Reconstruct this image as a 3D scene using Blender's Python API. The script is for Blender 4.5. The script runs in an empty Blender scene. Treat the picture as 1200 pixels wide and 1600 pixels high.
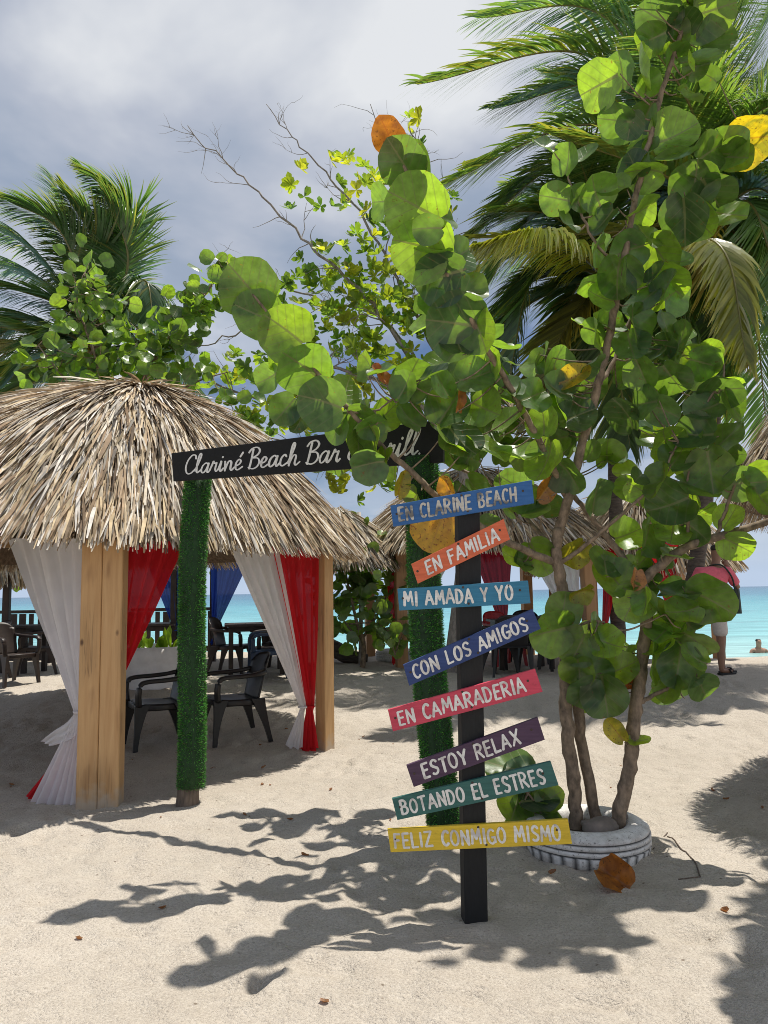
import bpy, bmesh, math, random, bisect
import numpy as np
from mathutils import Vector, Matrix, noise

# ------------------------------------------------------------------ camera
SC = bpy.context.scene
COL = SC.collection
F = 1200.0                      # focal length in photo pixels (1200 x 1600)
CAMZ = 1.5
PITCH = math.radians(5.95)
ROLL = math.radians(0.87)
CAM = Vector((0, 0, CAMZ))
_f = Vector((0, math.cos(PITCH), math.sin(PITCH)))
_u0 = Vector((0, -math.sin(PITCH), math.cos(PITCH)))
_r0 = Vector((1, 0, 0))
_r = _r0 * math.cos(ROLL) - _u0 * math.sin(ROLL)
_u = _r0 * math.sin(ROLL) + _u0 * math.cos(ROLL)
cd = bpy.data.cameras.new("camera")
cd.sensor_fit = 'VERTICAL'
cd.sensor_height = 36.0
cd.lens = F / 1600 * 36.0
cd.clip_start = 0.05
cd.clip_end = 90000
cam = bpy.data.objects.new("camera", cd)
COL.objects.link(cam)
_m = Matrix(((_r.x, _u.x, -_f.x), (_r.y, _u.y, -_f.y), (_r.z, _u.z, -_f.z))).to_4x4()
_m.translation = CAM
cam.matrix_world = _m
SC.camera = cam

# ------------------------------------------------------------------ sun, sky, exposure
SUN_DIR = Vector((0.22, 0.14, 1.0)).normalized()
sl = bpy.data.lights.new("sun", 'SUN')
sl.energy = 5.0
sl.angle = math.radians(0.55)
sl.color = (1.0, 0.95, 0.87)
so = bpy.data.objects.new("sun", sl)
COL.objects.link(so)
so.rotation_euler = SUN_DIR.to_track_quat('Z', 'Y').to_euler()

SC.view_settings.view_transform = 'Standard'
SC.view_settings.look = 'None'
SC.view_settings.exposure = 0.07
SC.view_settings.gamma = 1.0
SC.view_settings.use_curve_mapping = False
SC.cycles.use_denoising = True
SC.cycles.denoising_prefilter = 'NONE'
SC.cycles.filter_width = 0.95
SC.cycles.sample_clamp_indirect = 3.0
SC.cycles.max_bounces = 7
SC.cycles.diffuse_bounces = 4
SC.cycles.glossy_bounces = 2
SC.cycles.transmission_bounces = 4
SC.cycles.transparent_max_bounces = 8
SC.cycles.caustics_reflective = False
SC.cycles.caustics_refractive = False


class NT:
    """small helper for node trees"""
    def __init__(s, tree):
        s.t = tree
    def n(s, typ, ins=None, **kw):
        nd = s.t.nodes.new(typ)
        for k, v in kw.items():
            setattr(nd, k, v)
        for k, v in (ins or {}).items():
            if isinstance(v, tuple) and len(v) == 2 and hasattr(v[0], 'outputs'):
                s.t.links.new(v[0].outputs[v[1]], nd.inputs[k])
            elif hasattr(v, 'outputs'):
                s.t.links.new(v.outputs[0], nd.inputs[k])
            else:
                nd.inputs[k].default_value = v
        return nd
    def math(s, op, a, b=0.0, c=0.0, clamp=False):
        return s.n('ShaderNodeMath', {0: a, 1: b, 2: c}, operation=op, use_clamp=clamp)
    def mix(s, fac, a, b, mode='MIX'):
        nd = s.n('ShaderNodeMix', None, data_type='RGBA', blend_type=mode)
        for i, v in ((0, fac), (6, a), (7, b)):
            if isinstance(v, tuple) and len(v) == 2 and hasattr(v[0], 'outputs'):
                s.t.links.new(v[0].outputs[v[1]], nd.inputs[i])
            elif hasattr(v, 'outputs'):
                s.t.links.new(v.outputs[2 if v.bl_idname == 'ShaderNodeMix' else 0], nd.inputs[i])
            else:
                if i and len(v) == 3:
                    v = (*v, 1)
                nd.inputs[i].default_value = v
        return nd
    def mo(s, nd):
        return (nd, 2)
    def ramp(s, fac, pts, interp='LINEAR'):
        nd = s.n('ShaderNodeValToRGB', {0: fac})
        nd.color_ramp.interpolation = interp
        el = nd.color_ramp.elements
        while len(el) < len(pts):
            el.new(0.5)
        for e, (p, c) in zip(el, pts):
            e.position = p
            if isinstance(c, (int, float)):
                c = (c, c, c)
            e.color = (*c[:3], 1)
        return nd
    def link(s, a, ai, b, bi):
        s.t.links.new(a.outputs[ai], b.inputs[bi])


w = bpy.data.worlds.new("World")
SC.world = w
w.use_nodes = True
T = NT(w.node_tree)
w.node_tree.nodes.clear()
sky = T.n('ShaderNodeTexSky', None, sky_type='NISHITA', sun_disc=False,
          sun_elevation=math.asin(SUN_DIR.z), sun_rotation=math.atan2(SUN_DIR.x, SUN_DIR.y),
          altitude=0, air_density=1.0, dust_density=1.2, ozone_density=1.0)
tc = T.n('ShaderNodeTexCoord')
sep = T.n('ShaderNodeSeparateXYZ', {0: (tc, 0)})
den = T.math('ADD', T.math('MAXIMUM', (sep, 2), 0.0), 0.22)
cx = T.math('DIVIDE', (sep, 0), den)
cy = T.math('DIVIDE', (sep, 1), den)
cv = T.n('ShaderNodeCombineXYZ', {0: cx, 1: cy, 2: 0.35})
n1 = T.n('ShaderNodeTexNoise', {'Vector': cv, 'Scale': 1.15, 'Detail': 7.0, 'Roughness': 0.5, 'Distortion': 0.25})
n2 = T.n('ShaderNodeTexNoise', {'Vector': cv, 'Scale': 1.45, 'Detail': 6.0, 'Roughness': 0.50, 'Distortion': 0.2})
mask = T.ramp((n1, 0), [(0.36, 0.0), (0.48, 1.0)], 'EASE')
# grey-blue undersides to white tops
ccol = T.ramp((n2, 0), [(0.34, (2.55, 3.1, 4.2)), (0.46, (3.1, 3.75, 4.9)), (0.55, (4.6, 5.0, 5.9)), (0.66, (7.4, 7.6, 7.9))])
# brighter band of cloud low over the sea
lowf = T.ramp((sep, 2), [(0.0, 1.0), (0.30, 0.45), (0.42, 0.0)], 'EASE')
ccol2 = T.mix(T.math('MULTIPLY', lowf, 0.6), ccol, (6.2, 7.0, 8.2))
hz = T.ramp((sep, 2), [(0.0, 1.0), (0.02, 1.0), (0.16, 0.0)])
skyb = T.mix(hz, T.mix(1.0, sky, (0.55, 0.62, 0.75), 'MULTIPLY'), (4.8, 5.9, 7.6))
mk2 = T.math('MULTIPLY', mask, T.ramp((sep, 2), [(0.0, 0.1), (0.10, 0.6), (0.22, 0.8), (0.34, 1.0)]))
fin = T.mix(mk2, skyb, ccol2)
bg = T.n('ShaderNodeBackground', {'Color': T.mo(fin), 'Strength': 0.1})
out = T.n('ShaderNodeOutputWorld', {'Surface': bg})


# ------------------------------------------------------------------ projection helpers
def ray(px, py):
    return (_f * F + _r * (px - 600) - _u * (py - 800)).normalized()

def P(px, py, Y):
    """the point on the sight line of a photo pixel that lies Y metres away (world y)"""
    d = ray(px, py)
    return CAM + d * (Y / d.y)

def sm(a, b, x):
    t = min(1, max(0, (x - a) / (b - a)))
    return t * t * (3 - 2 * t)

def gz(x, y):
    """terrain: flat court, gentle rise to the berm, then down under the sea"""
    yc = 16.0 - 3.2 * sm(0.5, 4.5, x)
    z = 0.30 * sm(6.8, 11.2, y)
    if y > yc:
        z -= 0.95 * sm(yc, yc + 7, y) + 4.0 * sm(yc + 6, yc + 120, y)
    return z

def G(px, py):
    """where the sight line of a pixel meets the terrain"""
    d = ray(px, py)
    t = 0.5
    while t < 80:
        p = CAM + d * t
        if p.z <= gz(p.x, p.y):
            lo, hi = t - 0.05, t
            for _ in range(12):
                m = (lo + hi) / 2
                q = CAM + d * m
                if q.z <= gz(q.x, q.y): hi = m
                else: lo = m
            return CAM + d * hi
        t += 0.05
    return CAM + d * 80

def proj(p):
    d = p - CAM
    z = d.dot(_f)
    return (600 + d.dot(_r) / z * F, 800 - d.dot(_u) / z * F)

# ------------------------------------------------------------------ mesh helpers
class MB:
    def __init__(s):
        s.v = []; s.f = []; s.c = []; s.uv = []; s.sm = []
    def add(s, verts, faces, col=(1, 1, 1), uvs=None, smooth=False):
        o = len(s.v)
        s.v.extend([tuple(v) for v in verts])
        s.f.extend([tuple(i + o for i in f) for f in faces])
        s.sm.extend([smooth] * len(faces))
        if isinstance(col, list): s.c.extend(col)
        else: s.c.extend([col] * len(verts))
        s.uv.extend(uvs if uvs else [(0, 0)] * len(verts))
    def tube(s, pts, radii, n=8, col=(1, 1, 1), cap=True, smooth=True):
        pts = [Vector(p) for p in pts]
        if not isinstance(radii, (list, tuple)): radii = [radii] * len(pts)
        vs = []; uv = []
        ref = None; L = 0
        for i, p in enumerate(pts):
            t = (pts[min(i + 1, len(pts) - 1)] - pts[max(i - 1, 0)])
            if t.length < 1e-9: t = Vector((0, 0, 1))
            t.normalize()
            if ref is None:
                ref = Vector((1, 0, 0)) if abs(t.x) < 0.8 else Vector((0, 1, 0))
            a = (ref - t * ref.dot(t)).normalized(); b = t.cross(a); ref = a
            if i: L += (p - pts[i - 1]).length
            for k in range(n):
                an = 2 * math.pi * k / n
                vs.append(p + (a * math.cos(an) + b * math.sin(an)) * radii[i])
                uv.append((k / n, L))
        fs = []
        for i in range(len(pts) - 1):
            for k in range(n):
                k2 = (k + 1) % n
                fs.append((i * n + k, i * n + k2, (i + 1) * n + k2, (i + 1) * n + k))
        if cap:
            fs.append(tuple(range(n))[::-1]); fs.append(tuple((len(pts) - 1) * n + k for k in range(n)))
        s.add(vs, fs, col, uv, smooth)
    def box(s, c, size, ax=None, col=(1, 1, 1), taper=1.0, bev=0.0):
        """box with centre, size and optional axes (3 vectors); bevelled along its long edges"""
        ax = ax or (Vector((1, 0, 0)), Vector((0, 1, 0)), Vector((0, 0, 1)))
        c = Vector(c); hx, hy, hz_ = size[0] / 2, size[1] / 2, size[2] / 2
        if bev > 0:
            prof = [(-hx + bev, -hy), (hx - bev, -hy), (hx, -hy + bev), (hx, hy - bev), (hx - bev, hy), (-hx + bev, hy), (-hx, hy - bev), (-hx, -hy + bev)]
        else:
            prof = [(-hx, -hy), (hx, -hy), (hx, hy), (-hx, hy)]
        n = len(prof); vs = []
        for zz, k in ((-hz_, 1.0), (hz_, taper)):
            for (a, b) in prof:
                vs.append(c + ax[0] * a * k + ax[1] * b * k + ax[2] * zz)
        fs = [(i, (i + 1) % n, n + (i + 1) % n, n + i) for i in range(n)]
        fs += [tuple(range(n))[::-1], tuple(range(n, 2 * n))]
        s.add(vs, fs, col)
    def lathe(s, prof, c, n=48, col=(1, 1, 1), smooth=True, wob=None):
        c = Vector(c); vs = []
        for (r, z) in prof:
            for k in range(n):
                an = 2 * math.pi * k / n
                rr = r * (wob(an, z) if wob else 1)
                vs.append(c + Vector((rr * math.cos(an), rr * math.sin(an), z)))
        m = len(prof); fs = []
        for i in range(m - 1):
            for k in range(n):
                fs.append((i * n + k, i * n + (k + 1) % n, (i + 1) * n + (k + 1) % n, (i + 1) * n + k))
        s.add(vs, fs, col, None, smooth)
    def build(s, name, mat, parent=None):
        me = bpy.data.meshes.new(name)
        org = Vector((0, 0, 0))
        me.from_pydata(s.v, [], s.f)
        a = me.attributes.new('Col', 'FLOAT_COLOR', 'POINT')
        cc = np.ones((len(s.v), 4), dtype=np.float32)
        cc[:, :3] = np.array(s.c, dtype=np.float32).reshape(-1, 3)
        a.data.foreach_set('color', cc.ravel())
        if any(u != (0, 0) for u in s.uv[:4000]):
            ul = me.uv_layers.new(name='UVMap')
            li = np.zeros(len(me.loops), dtype=np.int32)
            me.loops.foreach_get('vertex_index', li)
            ul.data.foreach_set('uv', np.array(s.uv, dtype=np.float32)[li].ravel())
        me.polygons.foreach_set('use_smooth', np.array(s.sm, dtype=bool))
        me.materials.append(mat)
        me.update()
        o = bpy.data.objects.new(name, me)
        COL.objects.link(o)
        if parent is not None:
            o.parent = parent
            o.matrix_parent_inverse = parent.matrix_basis.inverted()
        return o

def tag(o, label, cat, group=None, kind=None):
    o['label'] = label; o['category'] = cat
    if group: o['group'] = group
    if kind: o['kind'] = kind
    return o

def thing(name, label, cat, loc=(0, 0, 0), group=None):
    o = bpy.data.objects.new(name, None)
    o.empty_display_size = 0.1
    COL.objects.link(o)
    o.matrix_basis = Matrix.Translation(Vector(loc))
    return tag(o, label, cat, group)

def structure(o):
    o['kind'] = 'structure'
    return o

def copy_thing(root, loc, rotz, label, group=None):
    r = root.copy(); COL.objects.link(r)
    r.matrix_basis = Matrix.Translation(Vector(loc)) @ Matrix.Rotation(rotz, 4, 'Z')
    r['label'] = label
    if group: r['group'] = group
    for ch in list(root.children):
        c = ch.copy(); COL.objects.link(c); c.parent = r
        c.matrix_parent_inverse = ch.matrix_parent_inverse.copy()
        for g in ch.children:
            d = g.copy(); COL.objects.link(d); d.parent = c
            d.matrix_parent_inverse = g.matrix_parent_inverse.copy()
    return r

def catmull(pts, n=8):
    pts = [Vector(p) for p in pts]
    if len(pts) < 3: 
        return [pts[0].lerp(pts[-1], i / n) for i in range(n + 1)]
    P_ = [pts[0] * 2 - pts[1]] + pts + [pts[-1] * 2 - pts[-2]]
    o = []
    for i in range(1, len(P_) - 2):
        a, b, c, d = P_[i - 1:i + 3]
        for k in range(n):
            t = k / n
            o.append(0.5 * ((2 * b) + (c - a) * t + (2 * a - 5 * b + 4 * c - d) * t * t + (3 * b - a - 3 * c + d) * t ** 3))
    o.append(pts[-1])
    return o

# ------------------------------------------------------------------ materials
def newmat(name):
    m = bpy.data.materials.new(name); m.use_nodes = True
    m.node_tree.nodes.clear()
    t = NT(m.node_tree)
    return m, t

def finish(t, sh):
    t.n('ShaderNodeOutputMaterial', {'Surface': sh})

def bump(t, h, strength=0.3, dist=0.01):
    return t.n('ShaderNodeBump', {'Height': h, 'Strength': strength, 'Distance': dist})

def obj_co(t, scale=(1, 1, 1), rot=(0, 0, 0)):
    tc = t.n('ShaderNodeTexCoord')
    return t.n('ShaderNodeMapping', {'Vector': (tc, 3), 'Scale': scale, 'Rotation': rot})

def m_paint(name, base, wear=(0.25, 0.17, 0.1), wear_amt=0.35, rough=0.55, grain=True, dark=None):
    m, t = newmat(name)
    co = obj_co(t)
    n = t.n('ShaderNodeTexNoise', {'Vector': co, 'Scale': 7.0, 'Detail': 5.0})
    n2 = t.n('ShaderNodeTexNoise', {'Vector': obj_co(t, (6, 40, 60)), 'Scale': 1.5, 'Detail': 4.0})
    n3 = t.n('ShaderNodeTexNoise', {'Vector': co, 'Scale': 45.0, 'Detail': 3.0, 'Roughness': 0.7})
    c = t.mix(t.ramp((n, 0), [(0.35, 0.0), (0.75, 0.5)]), base, tuple(x * 0.72 for x in base))
    c = t.mix(t.math('MULTIPLY', t.ramp((n2, 0), [(0.4, 0.0), (0.7, 1.0)]), 0.5), c, tuple(min(1, x * 1.35 + 0.02) for x in base))
    c = t.mix(t.math('MULTIPLY', t.ramp((n3, 0), [(0.62, 0.0), (0.75, 1.0)]), wear_amt), c, wear)
    if dark:
        n4 = t.n('ShaderNodeTexNoise', {'Vector': obj_co(t, (5, 5, 9)), 'Scale': 2.4, 'Detail': 3.0})
        c = t.mix(t.math('MULTIPLY', t.ramp((n4, 0), [(0.5, 0.0), (0.62, 1.0)]), 0.75), c, dark)
    b = bump(t, t.math('ADD', (n2, 0), (n3, 0)), 0.35, 0.003)
    p = t.n('ShaderNodeBsdfPrincipled', {'Base Color': t.mo(c), 'Roughness': rough, 'Normal': b})
    finish(t, p)
    return m

def m_wood(name, a, b, knot=(0.09, 0.04, 0.015), scale=1.0, rough=0.6):
    m, t = newmat(name)
    co = obj_co(t, (14 * scale, 14 * scale, 0.9 * scale))
    n = t.n('ShaderNodeTexNoise', {'Vector': co, 'Scale': 2.2, 'Detail': 6.0, 'Roughness': 0.6, 'Distortion': 0.6})
    n2 = t.n('ShaderNodeTexNoise', {'Vector': obj_co(t, (2, 2, 0.7)), 'Scale': 1.6, 'Detail': 3.0})
    c = t.mix(t.ramp((n, 0), [(0.3, 0.0), (0.7, 1.0)]), a, b)
    c = t.mix(t.ramp((n2, 0), [(0.45, 0.0), (0.75, 0.55)]), c, tuple(x * 0.55 for x in a))
    v = t.n('ShaderNodeTexVoronoi', {'Vector': obj_co(t, (5.0, 5.0, 2.6)), 'Scale': 1.0, 'Randomness': 1.0})
    c = t.mix(t.ramp((v, 0), [(0.03, 0.95), (0.085, 0.0)]), c, knot)
    g = t.n('ShaderNodeTexNoise', {'Vector': obj_co(t, (9, 9, 2.2)), 'Scale': 1.2, 'Detail': 2.0})
    c = t.mix(t.math('MULTIPLY', t.ramp((g, 0), [(0.60, 0.0), (0.78, 1.0)]), 0.55), c, (0.22, 0.10, 0.035))
    cr = t.n('ShaderNodeTexNoise', {'Vector': obj_co(t, (26, 26, 0.55)), 'Scale': 1.6, 'Detail': 2.0, 'Roughness': 0.5})
    crk = t.ramp((cr, 0), [(0.485, 0.0), (0.50, 1.0), (0.515, 0.0)])
    crk = t.math('MULTIPLY', crk, t.ramp((n2, 0), [(0.48, 0.0), (0.6, 0.75)]))
    c = t.mix(crk, c, tuple(x * 0.22 for x in a))
    sz = t.n('ShaderNodeSeparateXYZ', {0: obj_co(t)})
    sp_ = t.n('ShaderNodeTexNoise', {'Vector': obj_co(t), 'Scale': 14.0, 'Detail': 4.0})
    sd_ = t.ramp(t.math('MULTIPLY_ADD', (sp_, 0), -0.3, t.math('ADD', (sz, 2), 0.15)), [(0.02, 0.75), (0.16, 0.0)])
    c = t.mix(sd_, c, (0.46, 0.39, 0.31))
    hh_ = t.math('MULTIPLY_ADD', crk, -1.2, (n, 0))
    p = t.n('ShaderNodeBsdfPrincipled', {'Base Color': t.mo(c), 'Roughness': rough, 'Normal': bump(t, hh_, 0.4, 0.005)})
    finish(t, p)
    return m

def m_plain(name, col, rough=0.6, ns=12.0, var=0.25, bmp=0.2, bd=0.004, metal=0.0, scale=(1, 1, 1)):
    m, t = newmat(name)
    n = t.n('ShaderNodeTexNoise', {'Vector': obj_co(t, scale), 'Scale': ns, 'Detail': 6.0, 'Roughness': 0.6})
    c = t.mix(t.ramp((n, 0), [(0.3, 0.0), (0.7, 1.0)]), tuple(x * (1 - var) for x in col), tuple(min(1, x * (1 + var)) for x in col))
    p = t.n('ShaderNodeBsdfPrincipled', {'Base Color': t.mo(c), 'Roughness': rough, 'Metallic': metal, 'Normal': bump(t, (n, 0), bmp, bd)})
    finish(t, p)
    return m

def m_attr(name, rough=0.7, trans=0.0, tr_mul=(1.5, 1.5, 1.0), var=0.2, ns=30.0, spec=0.3, bmp=0.0):
    """colour from the mesh's own per-piece colour attribute, with noise; optional light passing through"""
    m, t = newmat(name)
    a = t.n('ShaderNodeAttribute', None, attribute_name='Col')
    n = t.n('ShaderNodeTexNoise', {'Vector': obj_co(t), 'Scale': ns, 'Detail': 4.0})
    c = t.mix(1.0, (a, 0), t.ramp((n, 0), [(0.3, 1 - var), (0.7, 1 + var * 0.6)]), 'MULTIPLY')
    ins = {'Base Color': t.mo(c), 'Roughness': rough, 'Specular IOR Level': spec}
    if bmp: ins['Normal'] = bump(t, (n, 0), bmp, 0.004)
    sh = t.n('ShaderNodeBsdfPrincipled', ins)
    if trans > 0:
        tr = t.n('ShaderNodeBsdfTranslucent', {'Color': t.mo(t.mix(1.0, t.mo(c), tr_mul, 'MULTIPLY'))})
        sh = t.n('ShaderNodeMixShader', {0: trans, 1: sh, 2: tr})
    finish(t, sh)
    return m

def m_leaf(name, trans=0.45, vein=(0.36, 0.38, 0.15), under=(0.10, 0.145, 0.055), tr_mul=(4.7, 4.2, 0.8), spots=False, rough=0.33, mottle=None):
    m, t = newmat(name)
    a = t.n('ShaderNodeAttribute', None, attribute_name='Col')
    uv = t.n('ShaderNodeUVMap', None, uv_map='UVMap')
    s = t.n('ShaderNodeSeparateXYZ', {0: uv})
    ax = t.math('ABSOLUTE', t.math('SUBTRACT', (s, 0), 0.5))
    mid = t.math('LESS_THAN', ax, t.math('MULTIPLY_ADD', (s, 1), -0.02, 0.030))
    q = t.math('FRACT', t.math('MULTIPLY', t.math('MULTIPLY_ADD', ax, -0.85, (s, 1)), 5.2))
    sv = t.math('LESS_THAN', t.math('ABSOLUTE', t.math('SUBTRACT', q, 0.5)), 0.055)
    sv = t.math('MULTIPLY', sv, 0.55)
    vm = t.math('MAXIMUM', mid, sv)
    n = t.n('ShaderNodeTexNoise', {'Vector': obj_co(t), 'Scale': 22.0, 'Detail': 5.0})
    c = t.mix(1.0, (a, 0), t.ramp((n, 0), [(0.3, 0.78), (0.7, 1.25)]), 'MULTIPLY')
    if mottle:
        n5 = t.n('ShaderNodeTexNoise', {'Vector': obj_co(t), 'Scale': 13.0, 'Detail': 4.0, 'Distortion': 0.5})
        c = t.mix(t.ramp((n5, 0), [(0.42, 0.0), (0.62, 0.75)]), c, mottle)
        n6 = t.n('ShaderNodeTexNoise', {'Vector': obj_co(t), 'Scale': 70.0, 'Detail': 2.0})
        c = t.mix(t.ramp((n6, 0), [(0.64, 0.0), (0.68, 0.8)]), c, (0.10, 0.04, 0.012))
    if spots:
        n2 = t.n('ShaderNodeTexNoise', {'Vector': obj_co(t), 'Scale': 55.0, 'Detail': 2.0})
        c = t.mix(t.ramp((n2, 0), [(0.60, 0.0), (0.66, 0.9)]), c, (0.22, 0.06, 0.01))
        n3 = t.n('ShaderNodeTexNoise', {'Vector': obj_co(t), 'Scale': 9.0, 'Detail': 2.0})
        c = t.mix(t.ramp((n3, 0), [(0.45, 0.0), (0.65, 0.6)]), c, (0.42, 0.16, 0.015))
    n7 = t.n('ShaderNodeTexNoise', {'Vector': obj_co(t), 'Scale': 38.0, 'Detail': 3.0, 'Roughness': 0.6})
    c = t.mix(t.math('MULTIPLY', t.ramp((n7, 0), [(0.66, 0.0), (0.69, 1.0)]), 0.7), c, (0.10, 0.055, 0.02))
    geo = t.n('ShaderNodeNewGeometry')
    un = t.mix(0.4, c, under if not spots else (0.35, 0.2, 0.03))
    c2 = t.mix((geo, 6), c, un)
    c3 = t.mix(t.math('MULTIPLY', vm, 0.6), c2, vein)
    h = t.math('MULTIPLY_ADD', vm, -0.6, (n, 0))
    p = t.n('ShaderNodeBsdfPrincipled', {'Base Color': t.mo(c3), 'Roughness': rough, 'Specular IOR Level': 0.75, 'Normal': bump(t, h, 0.35, 0.004)})
    tr = t.n('ShaderNodeBsdfTranslucent', {'Color': t.mo(t.mix(t.math('MULTIPLY', vm, 0.8), t.mix(1.0, t.mo(c), tr_mul, 'MULTIPLY'), t.mix(1.0, t.mo(c), (1.5, 0.9, 0.7), 'MULTIPLY')))})
    finish(t, t.n('ShaderNodeMixShader', {0: trans, 1: p, 2: tr}))
    return m

def m_cloth(name, col, trans=0.46, clear=0.015):
    m, t = newmat(name)
    n = t.n('ShaderNodeTexNoise', {'Vector': obj_co(t), 'Scale': 6.0, 'Detail': 3.0})
    c = t.mix(t.ramp((n, 0), [(0.3, 0.0), (0.7, 1.0)]), tuple(x * 0.92 for x in col), col)
    d = t.n('ShaderNodeBsdfDiffuse', {'Color': t.mo(c)})
    tr = t.n('ShaderNodeBsdfTranslucent', {'Color': t.mo(c)})
    mx = t.n('ShaderNodeMixShader', {0: trans, 1: d, 2: tr})
    tp = t.n('ShaderNodeBsdfTransparent')
    finish(t, t.n('ShaderNodeMixShader', {0: clear, 1: mx, 2: tp}))
    return m

def m_sand():
    m, t = newmat('sand')
    co = obj_co(t)
    n1 = t.n('ShaderNodeTexNoise', {'Vector': co, 'Scale': 0.7, 'Detail': 5.0})
    n2 = t.n('ShaderNodeTexNoise', {'Vector': co, 'Scale': 9.0, 'Detail': 6.0, 'Roughness': 0.65})
    n3 = t.n('ShaderNodeTexNoise', {'Vector': co, 'Scale': 95.0, 'Detail': 3.0, 'Roughness': 0.7})
    v = t.n('ShaderNodeTexVoronoi', {'Vector': co, 'Scale': 34.0})
    v2 = t.n('ShaderNodeTexVoronoi', {'Vector': co, 'Scale': 7.5})
    c = t.mix(t.ramp((n1, 0), [(0.3, 0.0), (0.7, 1.0)]), (0.495, 0.44, 0.365), (0.60, 0.54, 0.46))
    c = t.mix(t.math('MULTIPLY', t.ramp((n2, 0), [(0.35, 0.0), (0.7, 1.0)]), 0.45), c, (0.43, 0.37, 0.305))
    c = t.mix(t.math('MULTIPLY', t.ramp((n3, 0), [(0.50, 0.0), (0.74, 1.0)]), 0.7), c, (0.25, 0.215, 0.175))
    c = t.mix(t.math('MULTIPLY', t.ramp((n3, 0), [(0.28, 1.0), (0.44, 0.0)]), 0.6), c, (0.72, 0.66, 0.57))
    c = t.mix(t.math('MULTIPLY', t.ramp((v, 0), [(0.05, 1.0), (0.11, 0.0)]), 0.6), c, (0.62, 0.58, 0.5))
    c = t.mix(t.math('MULTIPLY', t.ramp((v2, 0), [(0.035, 1.0), (0.07, 0.0)]), 0.75), c, (0.13, 0.09, 0.06))
    h = t.math('ADD', t.math('MULTIPLY', (n2, 0), 0.8), t.math('MULTIPLY', (n3, 0), 0.22))
    p = t.n('ShaderNodeBsdfPrincipled', {'Base Color': t.mo(c), 'Roughness': 0.95, 'Specular IOR Level': 0.1, 'Normal': bump(t, h, 1.0, 0.05)})
    finish(t, p)
    return m

def m_sea():
    m, t = newmat('sea_water')
    tc = t.n('ShaderNodeTexCoord')
    s = t.n('ShaderNodeSeparateXYZ', {0: (tc, 3)})
    lg = t.math('LOGARITHM', t.math('MAXIMUM', (s, 1), 1.0), 10.0)
    n0 = t.n('ShaderNodeTexNoise', {'Vector': obj_co(t, (0.012, 0.05, 1)), 'Scale': 1.0, 'Detail': 3.0})
    f = t.math('ADD', lg, t.math('MULTIPLY_ADD', (n0, 0), 0.35, -0.17))
    c = t.ramp(t.math('MULTIPLY_ADD', f, 0.4, -0.4), [(0.08, (0.40, 0.60, 0.56)), (0.2, (0.20, 0.47, 0.48)), (0.40, (0.085, 0.32, 0.38)), (0.55, (0.045, 0.18, 0.27)), (0.9, (0.03, 0.11, 0.20))])
    wv = t.n('ShaderNodeTexNoise', {'Vector': obj_co(t, (0.35, 1.3, 1)), 'Scale': 1.0, 'Detail': 6.0, 'Roughness': 0.6})
    c = t.mix(1.0, c, t.ramp((wv, 0), [(0.32, 0.72), (0.62, 1.18)]), 'MULTIPLY')
    fm = t.ramp((wv, 0), [(0.645, 0.0), (0.69, 1.0)])
    foam = t.math('MULTIPLY', fm, t.ramp(lg, [(0.0, 1.0), (0.75, 0.6), (1.0, 0.0)]))
    c2 = t.mix(t.math('MULTIPLY', foam, 0.8), t.mo(c), (0.8, 0.85, 0.85))
    p = t.n('ShaderNodeBsdfPrincipled', {'Base Color': t.mo(c2), 'Roughness': 0.22, 'IOR': 1.33, 'Specular IOR Level': 0.35, 'Normal': bump(t, (wv, 0), 0.6, 0.5)})
    finish(t, p)
    return m

M = {}
M['sand'] = m_sand()
M['sea'] = m_sea()
M['pine'] = m_wood('pine_wood', (0.47, 0.26, 0.105), (0.60, 0.37, 0.17))
M['pine_far'] = m_wood('pine_wood_far', (0.42, 0.22, 0.10), (0.52, 0.30, 0.14))
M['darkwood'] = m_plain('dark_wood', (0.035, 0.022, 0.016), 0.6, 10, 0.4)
M['blackwood'] = m_plain('black_painted_wood', (0.007, 0.0075, 0.008), 0.75, 18, 0.4, 0.3, 0.003, scale=(6, 6, 1))
M['blackboard'] = m_plain('black_sign_paint', (0.006, 0.0065, 0.007), 0.85, 30, 0.35, 0.25, 0.002)
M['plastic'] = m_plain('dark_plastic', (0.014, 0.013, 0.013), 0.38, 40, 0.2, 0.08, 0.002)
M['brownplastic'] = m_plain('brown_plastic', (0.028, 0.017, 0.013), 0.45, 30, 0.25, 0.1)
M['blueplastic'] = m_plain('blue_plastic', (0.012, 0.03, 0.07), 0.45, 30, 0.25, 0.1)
M['redplastic'] = m_plain('red_plastic', (0.42, 0.02, 0.025), 0.45, 30, 0.25, 0.1)
M['thatch'] = m_attr('thatch_strands', 0.75, 0.12, (1.2, 1.0, 0.8), 0.3, 14, 0.25)
M['thatch_bed'] = m_plain('thatch_bed', (0.16, 0.11, 0.07), 0.9, 9, 0.5, 0.8, 0.03, scale=(4, 4, 1))
M['turf'] = m_attr('artificial_turf', 0.45, 0.3, (1.3, 1.4, 0.9), 0.3, 40, 0.35)
M['turf_bed'] = m_plain('turf_backing', (0.012, 0.045, 0.012), 0.8, 30, 0.4, 0.5, 0.004)
M['stump'] = m_plain('weathered_stump', (0.17, 0.13, 0.10), 0.9, 14, 0.5, 0.9, 0.02, scale=(3, 3, 0.5))
M['leaf'] = m_leaf('sea_grape_leaf')
M['leaf_yellow'] = m_leaf('sea_grape_leaf_yellow', 0.5, (0.45, 0.25, 0.05), (0.4, 0.3, 0.05), (2.0, 1.7, 0.8), mottle=(0.16, 0.19, 0.03))
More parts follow.
